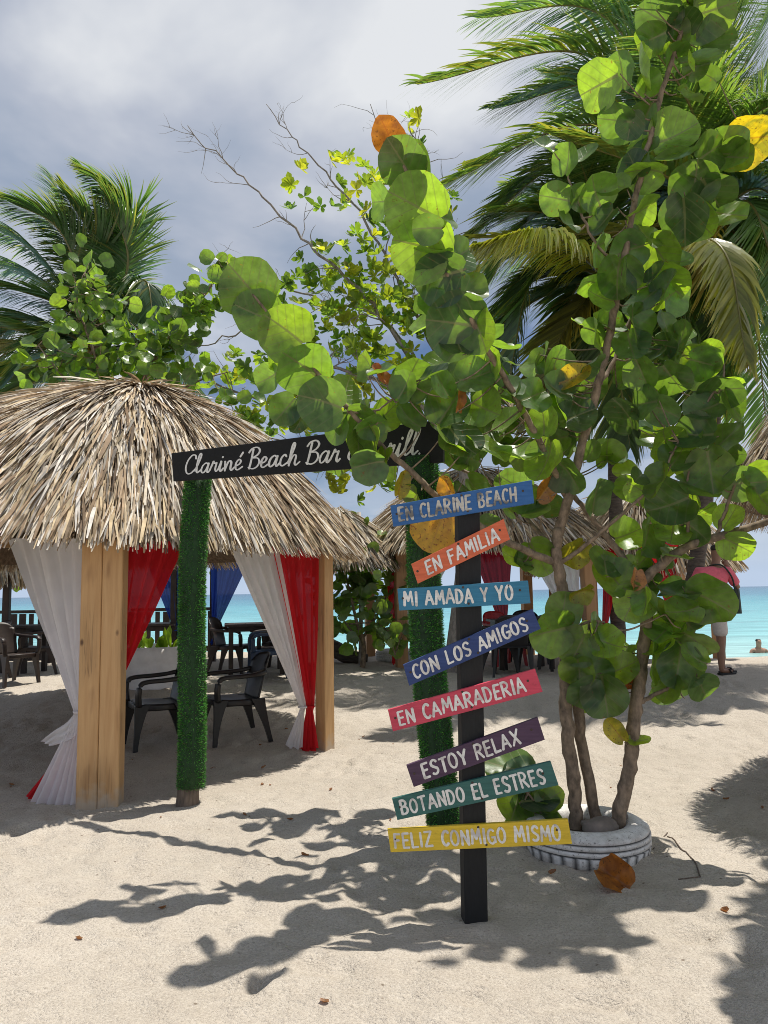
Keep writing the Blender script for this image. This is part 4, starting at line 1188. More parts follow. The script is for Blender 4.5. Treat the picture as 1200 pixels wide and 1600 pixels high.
# big leaves one can tell apart: (px, py, width px, distance from the trunk plane, midrib angle, tilt)
BIG = [
 # left tip chain
 (386, 446, 92, -.36, 130, (0.1, -.25)), (402, 492, 82, -.31, 160, (-.2, -.2)), (448, 516, 88, -.36, 140, (.1, -.2)), (474, 572, 92, -.33, 135, (.15, -.25)),
 (508, 628, 84, -.28, 165, (0, -.3)), (421, 590, 55, -.15, 200, (-.5, .2)), (446, 640, 60, -.1, 230, (.3, .4)), (470, 655, 50, -.1, 250, (-.4, .4)), (540, 610, 56, -.12, 60, (.4, .3)),
 (438, 555, 56, -.2, 230, (.5, -.3)), (528, 668, 60, -.15, 230, (-.7, .3)), (560, 700, 62, -.2, 260, (.6, .2)), (556, 655, 66, -.2, 300, (.3, -.4)), 
 (578, 724, 64, -.3, 200, (.1, -.2)), (640, 590, 78, -.12, 80, (0, -.3)), (600, 650, 60, -.1, 40, (.8, .3)), 
 # upper centre chain
 (628, 252, 88, -.88, 120, (.2, -.25)), (655, 250, 70, -.80, 60, (-.3, -.3)), (650, 322, 108, -.82, 150, (.05, -.2)), (598, 315, 60, -.70, 180, (-.8, .1)), (660, 385, 104, -.72, 160, (0, -.35)),
 (690, 432, 92, -.62, 200, (.1, -.4)), (716, 400, 66, -.6, 30, (.6, .5)), (735, 455, 62, -.55, -10, (.5, .5)), (712, 505, 104, -.5, 170, (.1, -.35)), (750, 520, 74, -.5, 300, (-.3, .2)), (715, 535, 60, -.46, 100, (.3, .5)),
 (690, 340, 60, -.66, 20, (.9, .4)), (690, 470, 70, -.5, 240, (-.4, -.3)),
 # middle of the crown
 (700, 640, 74, -.2, 60, (.1, .35)), (690, 600, 56, -.25, 120, (.6, .4)), (740, 590, 70, -.35, 20, (.2, .6)), (765, 570, 60, -.35, 80, (-.5, .2)), (785, 545, 60, -.3, 40, (.5, .5)), (760, 640, 76, -.3, 330, (-.2, .55)),
 (790, 610, 60, -.3, 100, (.5, .3)), (705, 690, 70, -.25, 200, (.3, .5)), (586, 690, 74, -.25, 230, (.2, -.3)), (640, 655, 56, -.15, 130, (.5, .7)), (720, 690, 74, -.25, 300, (.2, .7)), (760, 705, 80, -.22, 280, (.2, .45)), (800, 660, 70, -.2, 60, (-.4, .6)), (810, 715, 78, -.15, 290, (.4, .5)),
 (830, 620, 70, -.25, 30, (.2, .8)), (850, 660, 62, -.2, 100, (-.3, .4)), (870, 610, 60, -.2, 150, (.4, .6)), (855, 720, 76, -.15, 250, (-.3, .5)), (900, 650, 70, -.1, 20, (.3, .3)), (890, 740, 66, -.1, 300, (.2, .5)),
 (600, 725, 60, -.22, 260, (-.5, .3)), (650, 775, 50, -.12, 210, (-.4, .3)), (745, 765, 60, -.1, 330, (.3, .3)), (700, 660, 60, -.1, 180, (.4, .2)),
 # behind the sign and left of the trunk
 (826, 785, 60, .05, 200, (.2, .5)), (835, 800, 54, -.02, 20, (-.1, .6)), (800, 870, 44, 0, 170, (-.2, -.2)), (840, 868, 66, .06, 300, (.2, -.1)), (815, 880, 44, .03, 220, (.3, .3)), (855, 790, 54, .1, 60, (.4, .2)), (790, 790, 50, .08, 160, (-.2, -.3)), (760, 820, 50, .1, 200, (.1, -.2)),
 (862, 986, 86, -.12, 185, (0, .1)), (880, 955, 64, -.08, 80, (.3, .2)), (905, 1010, 66, -.1, 240, (.3, -.2)), (930, 985, 60, -.15, 20, (.5, .5)), (950, 1005, 60, -.18, 330, (-.2, .6)), (905, 1045, 56, -.08, 270, (.4, -.2)),
 (915, 1080, 64, -.1, 240, (-.1, -.3)), (945, 1085, 72, -.12, 280, (.2, -.3)), (930, 1055, 60, -.05, 300, (0, .2)), (970, 1045, 60, -.05, 20, (.5, .1)),
 # tall stem, from the top down
 (1030, 30, 80, -.4, 150, (.3, .2)), (1052, 60, 66, -.35, 60, (-.6, .4)), (1100, 20, 96, -.4, 20, (.2, .1)), (1020, 60, 60, -.38, 200, (-.6, -.1)), (1090, 95, 84, -.35, 330, (.3, .6)), (1115, 60, 70, -.32, 30, (.2, .3)), (1075, 155, 50, -.3, 0, (.6, .9)),
 (938, 132, 96, -.45, 200, (-.2, -.35)), (972, 112, 66, -.42, 80, (.4, -.3)), (1000, 110, 80, -.38, 150, (.7, .5)), (962, 188, 62, -.35, 180, (.1, -.2)), (1010, 180, 58, -.32, 230, (-.3, -.2)), (1010, 130, 50, -.3, 100, (.5, -.4)),
 (1050, 215, 84, -.3, 20, (.1, .65)), (1055, 250, 74, -.3, 330, (-.1, .2)), (1010, 265, 70, -.32, 200, (.2, -.2)), (992, 262, 60, -.28, 120, (-.2, -.3)), (985, 195, 50, -.35, 260, (.2, .2)),
 (1105, 240, 80, -.25, 30, (.1, -.2)), (1135, 245, 92, -.18, 330, (.2, -.2)), (1150, 240, 60, -.22, 20, (-.2, .2)), (1085, 290, 84, -.22, 80, (0, -.3)), (1110, 300, 90, -.2, 300, (.1, -.25)), (1070, 340, 88, -.2, 260, (-.1, -.2)), (1090, 345, 70, -.16, 320, (.3, -.3)),
 (850, 230, 46, -.35, 130, (.5, -.2)), (888, 250, 56, -.35, 70, (-.8, .2)), (912, 245, 58, -.32, 60, (.8, .1)), (870, 310, 60, -.3, 170, (-.4, .3)), (885, 350, 52, -.3, 200, (.3, .8)), (930, 300, 66, -.32, 120, (.4, -.3)), (905, 310, 50, -.3, 240, (.6, .3)),
 (955, 290, 66, -.3, 140, (.3, -.2)), (945, 345, 60, -.28, 200, (-.4, .5)), (930, 390, 60, -.26, 200, (.6, .3)), (1000, 330, 70, -.25, 20, (.3, -.2)), (1010, 370, 60, -.22, 300, (.4, .6)), (985, 390, 64, -.22, 200, (-.2, -.3)), (965, 430, 74, -.25, 270, (0, -.1)), (1030, 395, 76, -.15, 300, (0, -.2)), (1000, 300, 54, -.2, 30, (.6, .5)),
 (1060, 410, 46, -.1, 0, (.3, .8)), (1035, 440, 84, -.1, 320, (0, -.3)), (1050, 460, 72, -.08, 30, (.1, -.3)), (1005, 470, 70, -.15, 200, (-.3, .3)), (990, 510, 80, -.15, 300, (.1, .2)), (940, 465, 52, -.2, 160, (.3, .4)), (930, 520, 70, -.18, 200, (.5, .6)), (920, 440, 50, -.22, 150, (-.2, -.3)), (985, 540, 64, -.12, 280, (.2, .5)),
 (1062, 535, 70, -.1, 40, (0, -.35)), (1108, 547, 44, -.1, 20, (0, -.3)), (1040, 510, 56, -.12, 100, (.2, -.3)), (1085, 570, 80, -.1, 320, (.1, -.3)), (1050, 590, 66, -.1, 300, (.2, -.3)), (1020, 560, 56, -.1, 200, (.3, .3)), (1125, 610, 76, -.12, 30, (.1, -.35)), (1140, 630, 66, -.1, 320, (.3, -.1)), (1100, 640, 70, -.12, 200, (.2, .7)), (1010, 630, 60, -.08, 170, (-.2, -.3)), (1035, 640, 58, -.06, 340, (.1, -.3)),
 # right of the crown
 (1090, 680, 76, -.12, 160, (.2, .6)), (1130, 690, 80, -.14, 20, (.1, .3)), (1110, 735, 80, -.15, 280, (.1, -.1)), (1160, 755, 70, -.2, 10, (.1, -.25)), (1185, 740, 60, -.22, 330, (.2, -.3)), (1190, 780, 60, -.2, 300, (.2, -.2)), (1040, 690, 66, -.05, 120, (.3, .4)), (1055, 720, 60, -.08, 60, (-.3, -.3)),
 (1045, 790, 84, -.1, 200, (.1, .1)), (1000, 765, 50, -.06, 150, (0, -.3)), (1090, 760, 76, -.13, 330, (.3, .5)), (1050, 835, 58, -.1, 260, (.2, .7)), (1010, 840, 70, -.05, 230, (-.2, .5)), (1000, 880, 56, -.04, 200, (.4, .5)), (1055, 870, 56, -.12, 30, (.2, .6)), (1090, 830, 56, -.12, 330, (-.3, .2)),
 (1150, 850, 60, -.14, 330, (.2, .1)), (1140, 810, 50, -.16, 60, (0, -.3)), (960, 905, 80, -.1, 110, (.2, -.25)), (945, 880, 60, -.08, 70, (.4, .5)), (990, 940, 66, -.14, 240, (-.2, .3)), (1025, 955, 60, -.1, 260, (.1, .3)),
 (1060, 930, 70, -.15, 330, (.1, .9)), (1105, 935, 90, -.16, 340, (.1, -.2)), (1075, 975, 60, -.12, 320, (.3, .2)), (1090, 960, 54, -.1, 350, (.1, .4)), (1040, 985, 70, -.12, 250, (.3, .5)), (1085, 1000, 76, -.16, 300, (.2, .2)), (1060, 1040, 76, -.14, 260, (.2, .3)), (1095, 1070, 56, -.18, 300, (.1, -.2)), (1020, 1035, 70, -.14, 230, (.3, -.1)), (1045, 1075, 50, -.12, 260, (-.3, .2)),
]
for li, (px, py, dp, dy, an, tl_) in enumerate(BIG):
    if li > 32 and rl.random() < 0.7: tl_ = (tl_[0] + rl.gauss(0, .65), tl_[1] + rl.gauss(0.1, .65))
    screen_leaf(crown, px, py, dp, d0 + dy, an, tl_, aspect=1.0 if li > 32 else 1.06)
# further leaves deeper in the crown and out of the frame
KEEP = [(580, 640, 690, 745), (1085, 845, 1200, 1100), (795, 850, 960, 965), (560, 760, 850, 1400), (1140, 600, 1240, 700), (790, 300, 900, 560), (700, 360, 860, 470), (1110, 360, 1240, 560)]
BLOBS = [(700, 660, .15, 110, 26), (800, 650, .2, 110, 30), (860, 560, .1, 80, 8), (980, 560, .1, 90, 16), (1060, 600, .15, 100, 9), (1060, 760, .15, 110, 12), (960, 780, .2, 90, 12), (1120, 720, .1, 80, 6),
         (1010, 950, .1, 90, 20), (1080, 1010, .0, 70, 12), (930, 1020, .1, 60, 10), (1000, 400, -.1, 80, 8), (1080, 300, -.1, 70, 5), (980, 230, -.2, 70, 9), (1060, 80, -.3, 70, 10), (720, 480, -.5, 60, 6), (660, 380, -.7, 50, 5), (600, 680, -.1, 70, 10), (620, 760, 0, 50, 4), (880, 700, .2, 80, 12), (1150, 880, .1, 60, 8),
         (1110, -60, -.4, 90, 14), (1060, -150, -.5, 90, 10), (1290, 790, -.3, 110, 22), (1380, 720, -.5, 120, 26), (1460, 640, -.6, 130, 26), (1500, 560, -.8, 120, 18), (1340, -250, -.87, 70, 34), (1410, -190, -.5, 70, 30), (1390, -60, -.7, 60, 14), (1335, -70, -.15, 50, 24), (1385, 50, -.3, 60, 24), (1345, 10, .2, 50, 16), (575, 690, .95, 60, 22), (640, 700, .85, 60, 20), (700, 720, .7, 60, 12), (1290, 380, -1.42, 60, 36), (1280, 500, -1.35, 60, 34), (1290, 600, -1.15, 70, 40), (1300, 700, -.85, 80, 36), (1420, 560, -1.1, 120, 34), (870, 640, .1, 90, 12), (900, 560, .15, 70, 10), (760, 690, .2, 90, 16), (1000, 690, .1, 80, 9), (1080, 680, .1, 80, 6), (640, 610, -.1, 60, 8)]  # blobs right of the frame are added to cast shade on the sand
for (bx, by, bd, br, cnt) in BLOBS:
    for _ in range(cnt):
        px, py = rl.gauss(bx, br * 0.5), rl.gauss(by, br * 0.5)
        Y = d0 + bd + rl.gauss(0, 0.16)
        if 1200 < bx < 1350 and px < 1248: continue
        if bd < .6 and any(a < px < c_ and b < py < d_ for a, b, c_, d_ in KEEP): continue
        if rl.random() < (0.30 if bx < 1200 and by > -20 else 0.0): continue
        screen_leaf(crown, px, py, rl.uniform(36, 68), Y, rl.uniform(0, 360), (rl.gauss(0, 0.9), rl.gauss(0.2, 0.9)), cup=rl.uniform(0.05, 0.22))
# new leaf on the thin right trunk
screen_leaf(crown, 996, 1158, 40, d0 - .1, 10, (.2, .7), (0.12, 0.2, 0.03), aspect=0.55)
ODD = [  # dying leaves
 (607, 210, 68, -.9, 110, (.1, -.2), 'orange leaf at the tip of the upper branch', 'leaf_dry', (0.46, 0.20, 0.025), 0.9),
 (594, 588, 46, -.2, 120, (.5, .3), 'small curled orange leaf above the black board', 'leaf_dry', (0.50, 0.14, 0.03), 0.6),
 (716, 624, 50, -.33, 70, (.9, .1), 'narrow brown orange leaf in the middle of the crown', 'leaf_dry', (0.40, 0.16, 0.03), 0.5),
 (684, 826, 84, -.16, 250, (.1, -.1), 'large yellow leaf with brown spots hanging beside the blue board', 'leaf_spot', (0.55, 0.33, 0.03), 0.95),
 (698, 760, 40, -.2, 100, (.2, -.1), 'small spotted yellow orange leaf above the blue board', 'leaf_spot', (0.55, 0.30, 0.03), 0.8),
 (626, 758, 52, -.18, 60, (.3, .3), 'yellow green folded leaf left of the blue board', 'leaf_yellow', (0.36, 0.30, 0.03), 0.6),
 (853, 764, 52, -.04, 50, (.2, -.1), 'brown spotted leaf at the right end of the blue board', 'leaf_spot', (0.40, 0.18, 0.04), 0.7),
 (896, 590, 62, -.2, 20, (.2, .5), 'yellow leaf near the centre of the crown', 'leaf_yellow', (0.42, 0.32, 0.02), 0.7),
 (1170, 216, 92, -.15, 20, (0, -.25), 'large yellow leaf at the upper right', 'leaf_yellow', (0.45, 0.38, 0.015), 1.0),
 (992, 906, 40, -.16, 250, (.4, .2), 'curled orange leaf at the fork of the right trunk', 'leaf_dry', (0.48, 0.22, 0.07), 0.7),
 (906, 924, 44, -.1, 200, (.1, -.1), 'yellow green leaf right of the left trunk', 'leaf_yellow', (0.25, 0.26, 0.02), 0.9),
 (898, 862, 56, .02, 240, (.1, -.2), 'yellowing round leaf on the left trunk', 'leaf_yellow', (0.24, 0.24, 0.02), 0.9),
 (962, 1142, 46, -.1, 130, (.2, 0), 'yellow leaf low on the right trunk', 'leaf_yellow', (0.40, 0.36, 0.03), 0.7),
 (985, 1070, 40, -.02, 20, (.3, .3), 'reddish brown leaf low in the crown', 'leaf_dry', (0.25, 0.09, 0.03), 0.5),
]
for (px, py, dp, dy, an, tl_, lab, mt, c, asp) in ODD:
    mm = MB(); screen_leaf(mm, px, py, dp, d0 + dy, an, tl_, c, 0.18, 0.22, asp, curl=0.15)
    o = mm.build('dying_leaf', M[mt], tree); o['label'] = lab
nf = len(crown.f)
crown.add(twig.v, twig.f, (1, 1, 1), None, True)
co_ = crown.build('crown', M['leaf'], tree)
co_.data.materials.append(M['bark'])
mi_ = np.zeros(len(crown.f), dtype=np.int32); mi_[nf:] = 1
co_.data.polygons.foreach_set('material_index', mi_)

# tyre, soil, rock
ty = thing('tyre_planter', 'white painted old tyre lying flat round the foot of the three-trunked sea grape', 'tyre planter', TC)
prof = [(0.225, 0.07), (0.215, 0.12), (0.222, 0.165), (0.25, 0.188), (0.29, 0.196), (0.325, 0.188), (0.350, 0.172)]
zt = 0.165
cols = []
tread = []
for i, z in enumerate([0.165, 0.15, 0.1455, 0.1425, 0.138, 0.118, 0.1135, 0.1105, 0.106, 0.086, 0.0815, 0.0785, 0.074, 0.050, 0.03]):
    groove = z in (0.1455, 0.1425, 0.1135, 0.1105, 0.0815, 0.0785)
    tread.append((0.362 + (0.008 if 0.05 < z < 0.15 else 0) - (0.012 if groove else 0), z))
prof2 = prof + tread + [(0.345, 0.012), (0.31, -0.02)]
m = MB()
m.lathe(prof2, (TC.x, TC.y, -0.035), 96)
cc = []
for (r, z) in prof2:
    g = any(abs(z - q) < 1e-6 for q in (0.1455, 0.1425, 0.1135, 0.1105, 0.0815, 0.0785))
    cc += [(0.12, 0.12, 0.12) if g or (z < 0.08 and k % 3 == 0) else (1, 1, 1) for k in range(96)]
m.c = cc
m.build('tyre', M['tyre'], ty)
m = MB()
m.lathe([(0.0001, 0.10), (0.08, 0.098), (0.16, 0.085), (0.235, 0.07)], (TC.x, TC.y, 0), 40, wob=lambda a, z: 1 + 0.04 * math.sin(5 * a + z * 40))
m.build('soil', M['soil'], ty)

def rock_mesh(c, r, sc, seed, n=3, rough=0.25):
    bm = bmesh.new(); bmesh.ops.create_icosphere(bm, subdivisions=n, radius=1.0)
    V = []
    for v in bm.verts:
        p = v.co
        k = 1 + rough * noise.noise((p.x * 1.6 + seed, p.y * 1.6, p.z * 1.6)) + rough * 0.35 * noise.noise((p.x * 4 + seed, p.y * 4, p.z * 4))
        V.append(Vector(c) + Vector((p.x * sc[0], p.y * sc[1], p.z * sc[2])) * (k * r))
    Fc = [tuple(v.index for v in f.verts) for f in bm.faces]
    bm.free()
    m = MB(); m.add(V, Fc, (1, 1, 1), None, True)
    return m
q = P(938, 1312, DT - 0.14)
tag(rock_mesh((q.x, q.y, 0.145), 0.1, (1.15, 0.8, 0.55), 3).build('rock', M['rock']), 'smooth grey stone lying inside the white tyre against the trunks', 'rock')
q = P(972, 1298, DT + .02)
tag(rock_mesh((q.x, q.y, 0.15), 0.05, (0.8, 0.8, 1.1), 9).build('rock', M['rock']), 'small pale broken stone at the right inside edge of the white tyre', 'rock')

# fallen leaf by the tyre
mm = MB()
fl = G(952, 1385)
add_leaf(mm, fl + Vector((0.11, -0.03, -0.012)), Vector((-0.25, -0.75, 0.65)), Vector((-0.6, 0.1, 0.55)), 0.215, (0.40, 0.15, 0.02), random.Random(3), 0.25, 0.75, 0.9, 4, 24, curl=0.5)
mm.v = [tuple(Vector(p) + Vector((noise.noise((p[0] * 16, p[1] * 16, p[2] * 16)), noise.noise((p[0] * 16 + 9, p[1] * 16, p[2] * 16)), noise.noise((p[0] * 16, p[1] * 16 + 7, p[2] * 16)))) * 0.022) for p in mm.v]
tag(mm.build('fallen_leaf', M['leaf_dry']), 'big curled orange brown dead leaf on the sand in front of the white tyre', 'leaf')
# twig on the sand
m = MB()
g = [G(1043, 1307), G(1060, 1322), G(1084, 1345), G(1094, 1368)]
zs = lambda p: Vector((p.x, p.y, sand_z(p.x, p.y) + 0.004))
m.tube([zs(p) for p in catmull(g, 4)], 0.004, 5)
g2 = [G(1060, 1372), G(1094, 1368), G(1088, 1350)]
m.tube([zs(p) for p in g2], 0.003, 5)
g3 = [G(1020, 1322), G(1043, 1300)]
m.tube([zs(p) for p in g3], 0.003, 5)
tag(m.build('fallen_twig', M['stump']), 'thin dark forked twig lying on the sand right of the white tyre', 'twig')

# low shoot behind the bottom boards
sh = thing('sea_grape_seedling', 'low leafy sea grape shoot beside the tyre, behind the green and yellow boards', 'plant', G(850, 1300))
m = MB(); tw = MB()
TW_OLD = twig; twig = tw
PT = [(P(x, y, d0 + 0.1), 0.01) for x, y in ((870, 1290), (850, 1270), (825, 1240), (800, 1215))]
tw.tube([q for q, _ in PT], [0.010, 0.009, 0.007, 0.005], 6)
for (px, py, dp, an, tl_) in [(795, 1200, 84, 150, (0, .3)), (815, 1215, 60, 200, (.2, .6)), (805, 1262, 56, 250, (.3, .2)), (840, 1250, 66, 20, (.2, .5)), (858, 1248, 48, 30, (.1, .4)), (830, 1278, 80, 340, (0, -.1)), (848, 1285, 60, 0, (.2, -.1)), (815, 1285, 54, 220, (-.2, 0))]:
    screen_leaf(m, px, py, dp, d0 + 0.1, an, tl_)
m.build('leaves', M['leaf'], sh); tw.build('stem', M['bark'], sh)

# ------------------------------------------------------------------ palms
def frond(parent, base, mid, tip, L, seed, wind=Vector((-0.35, 0, 0)), hang=0.55, n=120, colr=(0.09, 0.165, 0.052), rach=(0.20, 0.19, 0.06), wleaf=0.034, tint=0.0, half=1.0):
    rnd = random.Random(seed)
    pts = catmull([base, mid, tip], 14)
    b = MB()
    N = len(pts)
    b.tube(pts, [0.032 * (1 - i / (N - 1)) ** 0.8 + 0.004 for i in range(N)], 6, tuple(rach))
    for i in range(n):
        t = 0.10 + 0.90 * (i + rnd.random() * 0.6) / n
        f = t * (N - 1); k = min(N - 2, int(f)); p = pts[k].lerp(pts[k + 1], f - k)
        tg = (pts[k + 1] - pts[k]).normalized()
        sd0 = tg.cross(ZAX)
        if sd0.length < 0.15: sd0 = tg.cross(Vector((0, 1, 0)))
        sd0.normalize(); upv = sd0.cross(tg)
        ll = L * (0.35 + 0.65 * math.sin(math.pi * min(1, 0.12 + t * 0.86)) ** 0.7) * rnd.uniform(0.85, 1.1)
        if t > 0.85: ll *= 0.8
        for sgn in (-1, 1):
            d = (tg * (0.55 + 0.55 * t) + sd0 * (sgn * 0.85) + upv * 0.22 + Vector((rnd.gauss(0, .07), rnd.gauss(0, .07), rnd.gauss(0, .07)))).normalized()
            q = p.copy(); V = []
            wv = wleaf * rnd.uniform(0.8, 1.2)
            fold_n = (d.cross(upv)).normalized()
            fold_n = (fold_n * math.cos(0.5) + upv * math.sin(0.5) * sgn).normalized()
            segs = 4
            hb = hang * rnd.uniform(0.7, 1.35)
            kk = rnd.uniform(0.85, 1.5)
            c0 = Vector(colr) * kk
            if rnd.random() < 0.12 + tint: c0 = c0.lerp(Vector((0.24, 0.24, 0.055)), rnd.uniform(0.3, 0.85))
            cols_ = []
            for j in range(segs + 1):
                u = j / segs
                wj = wv * (0.55, 1.0, 0.9, 0.6, 0.08)[j] / 2
                V += [q - fold_n * wj, q + fold_n * wj]
                cc_ = c0 if u < 0.8 else c0.lerp(Vector((0.3, 0.24, 0.09)), 0.35)
                cols_ += [tuple(cc_), tuple(cc_)]
                d = (d + Vector((0, 0, -hb * 0.42)) + wind * 0.30).normalized()
                q = q + d * (ll / segs)
            b.add(V, [(2 * j, 2 * j + 1, 2 * j + 3, 2 * j + 2) for j in range(segs)], cols_)
    return b.build('frond', M['palm_leaf'], parent)

def palm(label, base, crown_px, Yc, fronds, L, seed, r=0.13, wind=Vector((-0.35, 0, 0)), n=96, hang=0.55, bend=None, wleaf=0.046, colr=(0.08, 0.15, 0.048)):
    base = Vector(base); top = P(crown_px[0], crown_px[1], Yc)
    t = thing('coconut_palm', label, 'palm tree', base)
    m = MB()
    mid = base.lerp(top, 0.5) + (bend or Vector((0.15, 0, 0)))
    pts = catmull([base + Vector((0, 0, -0.2)), mid, top], 24)
    m.tube(pts, [r * (1.25 if i < 3 else 1) * (1 - 0.35 * i / len(pts)) * (1.05 if i % 2 else 0.97) for i in range(len(pts))], 12)
    m.build('trunk', M['palmbark'], t)
    m = MB(); rnd = random.Random(seed)
    for k in range(14):   # fibrous heart where the fronds spring
        an = k * 2.4; d = Vector((math.cos(an), math.sin(an), 0.9)).normalized()
        tubeflat(m, [top + Vector((0, 0, -0.25)) + d * 0.05, top + d * 0.28, top + d * rnd.uniform(0.4, 0.6)], [0.12, 0.07, 0.02], 0.02, col=(1, 1, 1))
    m.build('heart', M['stump'], t)
    for i, fr in enumerate(fronds):
        (mx, my, md), (tx, ty_, td) = fr[0], fr[1]
        kw = fr[2] if len(fr) > 2 else {}
        frond(t, top, P(mx, my, Yc + md), P(tx, ty_, Yc + td), L * kw.pop('L', 1.0), seed * 50 + i, wind, kw.pop('hang', hang), kw.pop('n', n), kw.pop('colr', colr), wleaf=wleaf, **kw)
    return t
YEL = (0.20, 0.17, 0.045)
YA = 11.8
palm('tall coconut palm at the right with long fronds streaming left above the sea grape', G(1060, 1044), (1120, 330), YA, [
 ((930, 90, -.6), (652, 132, -1.2), dict(tint=.12, n=120)), ((950, 30, .1), (745, 28, .2), dict(n=105)), ((1000, -30, .6), (840, -70, .9)), ((930, 195, -.9), (684, 292, -1.5), dict(n=115)),
 ((900, 250, -.2), (720, 380, -.3), dict(colr=(0.055, 0.105, 0.038))), ((1060, 90, .4), (980, -60, .6)), ((1130, 120, .5), (1130, -80, .8)), ((1190, 120, .3), (1290, 60, .4)), ((1200, 240, -.4), (1330, 330, -.9)),
 ((1180, 330, -.9), (1240, 560, -1.2), dict(n=115)), ((1170, 420, -.5), (1200, 690, -.7), dict(n=110)), ((1090, 390, -1.0), (1172, 570, -1.5), dict(colr=YEL, tint=.3, L=.8)), ((1030, 270, -1.2), (860, 210, -1.9), dict(tint=.35)),
 ((980, 360, -1.0), (742, 372, -1.5), dict(colr=(0.13, 0.15, 0.035), tint=.35, n=110, L=.75)), ((1020, 380, .3), (900, 600, .5), dict(colr=(0.055, 0.10, 0.038))), ((1090, 450, .3), (1080, 660, .4), dict(colr=(0.055, 0.10, 0.038))), ((1120, 440, .8), (1150, 650, 1.0)),  # sunlight is put into the colour of the yellow-green frond here
 ((1000, 200, .8), (860, 120, 1.3)), ((960, 140, -.2), (770, 170, -.6), dict(colr=(0.07, 0.13, 0.042))), ((1000, 60, .5), (900, -20, .9)), ((1050, 20, -.5), (930, -80, -1.2)), ((1080, 60, 0), (1060, -120, .2)),
 ((1000, 300, .6), (800, 340, 1.0), dict(colr=(0.06, 0.115, 0.04))), ((960, 300, 0), (800, 480, -.3), dict(colr=(0.06, 0.115, 0.04))), ((1040, 330, .8), (950, 500, 1.2), dict(colr=(0.055, 0.105, 0.038))), ((1180, 260, .6), (1300, 420, 1.0)), ((1170, 380, .2), (1280, 620, .3)), ((1140, 430, -.2), (1130, 640, -.4), dict(colr=(0.065, 0.12, 0.04))), ((1200, 180, -.1), (1320, 200, -.4)),
 ((1200, 300, -.5), (1290, 470, -.8)), ((1150, 140, .8), (1220, -20, 1.1)), ((1080, 170, -1.2), (1010, 60, -2.0)), ((1160, 200, -1.0), (1230, 150, -1.8)),
], 1.2, 3, wind=Vector((-0.42, 0, 0)), bend=Vector((0.22, 0, 0)), hang=0.40, n=150, wleaf=0.040, colr=(0.09, 0.165, 0.052))
palm('second coconut palm behind the sea grape with dark drooping fronds', G(966, 1036), (945, 430), 12.2, [
 ((855, 362, -2.8), (738, 384, -3.6), dict(colr=(0.15, 0.19, 0.035), tint=.4, n=150, L=.8, hang=.8)), ((1110, 375, -2.8), (1168, 560, -3.4), dict(colr=(0.16, 0.18, 0.035), tint=.4, n=150, L=.8, hang=.6)),  # golden leaf colour stands for sun falling on these two fronds
 ((850, 330, -.4), (745, 470, -.8)), ((840, 420, -.6), (790, 620, -1.0), dict(colr=(0.06, 0.11, 0.04))), ((890, 470, .2), (850, 680, .3), dict(colr=(0.055, 0.10, 0.038))), ((900, 330, .5), (800, 290, .9)), ((1000, 360, .3), (1070, 540, .4)), ((960, 540, -.6), (985, 700, -.8), dict(colr=(0.06, 0.10, 0.038))),
 ((1040, 430, -.3), (1110, 640, -.4)), ((860, 380, .7), (760, 420, 1.2)), ((930, 330, -.8), (900, 230, -1.4)), ((880, 520, -.8), (830, 660, -1.2), dict(colr=(0.11, 0.11, 0.035), tint=.3)), ((820, 480, .3), (740, 600, .5), dict(colr=(0.065, 0.12, 0.04))), ((870, 340, -.9), (770, 330, -1.4)), ((830, 440, 0), (720, 560, 0), dict(colr=(0.06, 0.11, 0.04))), ((920, 500, -.2), (900, 700, -.3), dict(colr=(0.06, 0.10, 0.038))), ((1000, 460, .5), (1040, 680, .6), dict(colr=(0.06, 0.10, 0.038))),
], 1.05, 5, wind=Vector((-0.35, 0, 0)), wleaf=0.05, n=115, hang=0.45, bend=Vector((0.05, 0, 0)))
YP = 13.5
palm('windblown coconut palm rising behind the near gazebo at the left', G(160, 1015), (150, 545), YP, [
 ((100, 370, -.6), (10, 312, -1.0), dict(n=150)), ((205, 350, -.3), (132, 266, -.5), dict(n=150)), ((195, 390, .4), (185, 300, .6)), ((200, 410, -.5), (160, 300, -.9)), ((70, 440, .4), (-40, 405, .6)), ((50, 520, -.5), (-60, 500, -.9)), ((60, 560, -.8), (-50, 610, -1.2), dict(tint=.3)), ((60, 590, .3), (-20, 690, .4)),
 ((222, 440, -.4), (240, 500, -.8), dict(hang=1.0)), ((225, 500, .5), (300, 590, .8)), ((260, 570, -.5), (345, 650, -.8), dict(L=.8)), ((120, 620, -.9), (60, 700, -1.3)), ((120, 450, .7), (70, 340, 1.1)),
 ((130, 400, .2), (80, 275, .3)), ((40, 500, .2), (-30, 560, .4)), ((80, 520, -.9), (10, 600, -1.3)), ((60, 400, -.2), (-40, 340, -.3)), ((210, 530, -.2), (262, 600, -.5)), ((155, 400, -.5), (100, 300, -.9)), ((190, 440, .2), (215, 350, .3)), ((100, 480, -.3), (-20, 440, -.6)), ((200, 560, .4), (250, 620, .6)), ((90, 590, .6), (0, 560, 1.0)),
 ((30, 545, 0), (-60, 560, .2), dict(colr=(0.16, 0.16, 0.045), tint=.3)),
], 0.95, 8, r=0.14, wind=Vector((-0.38, 0, 0.0)), n=140, hang=0.32, wleaf=0.038, colr=(0.055, 0.115, 0.045))

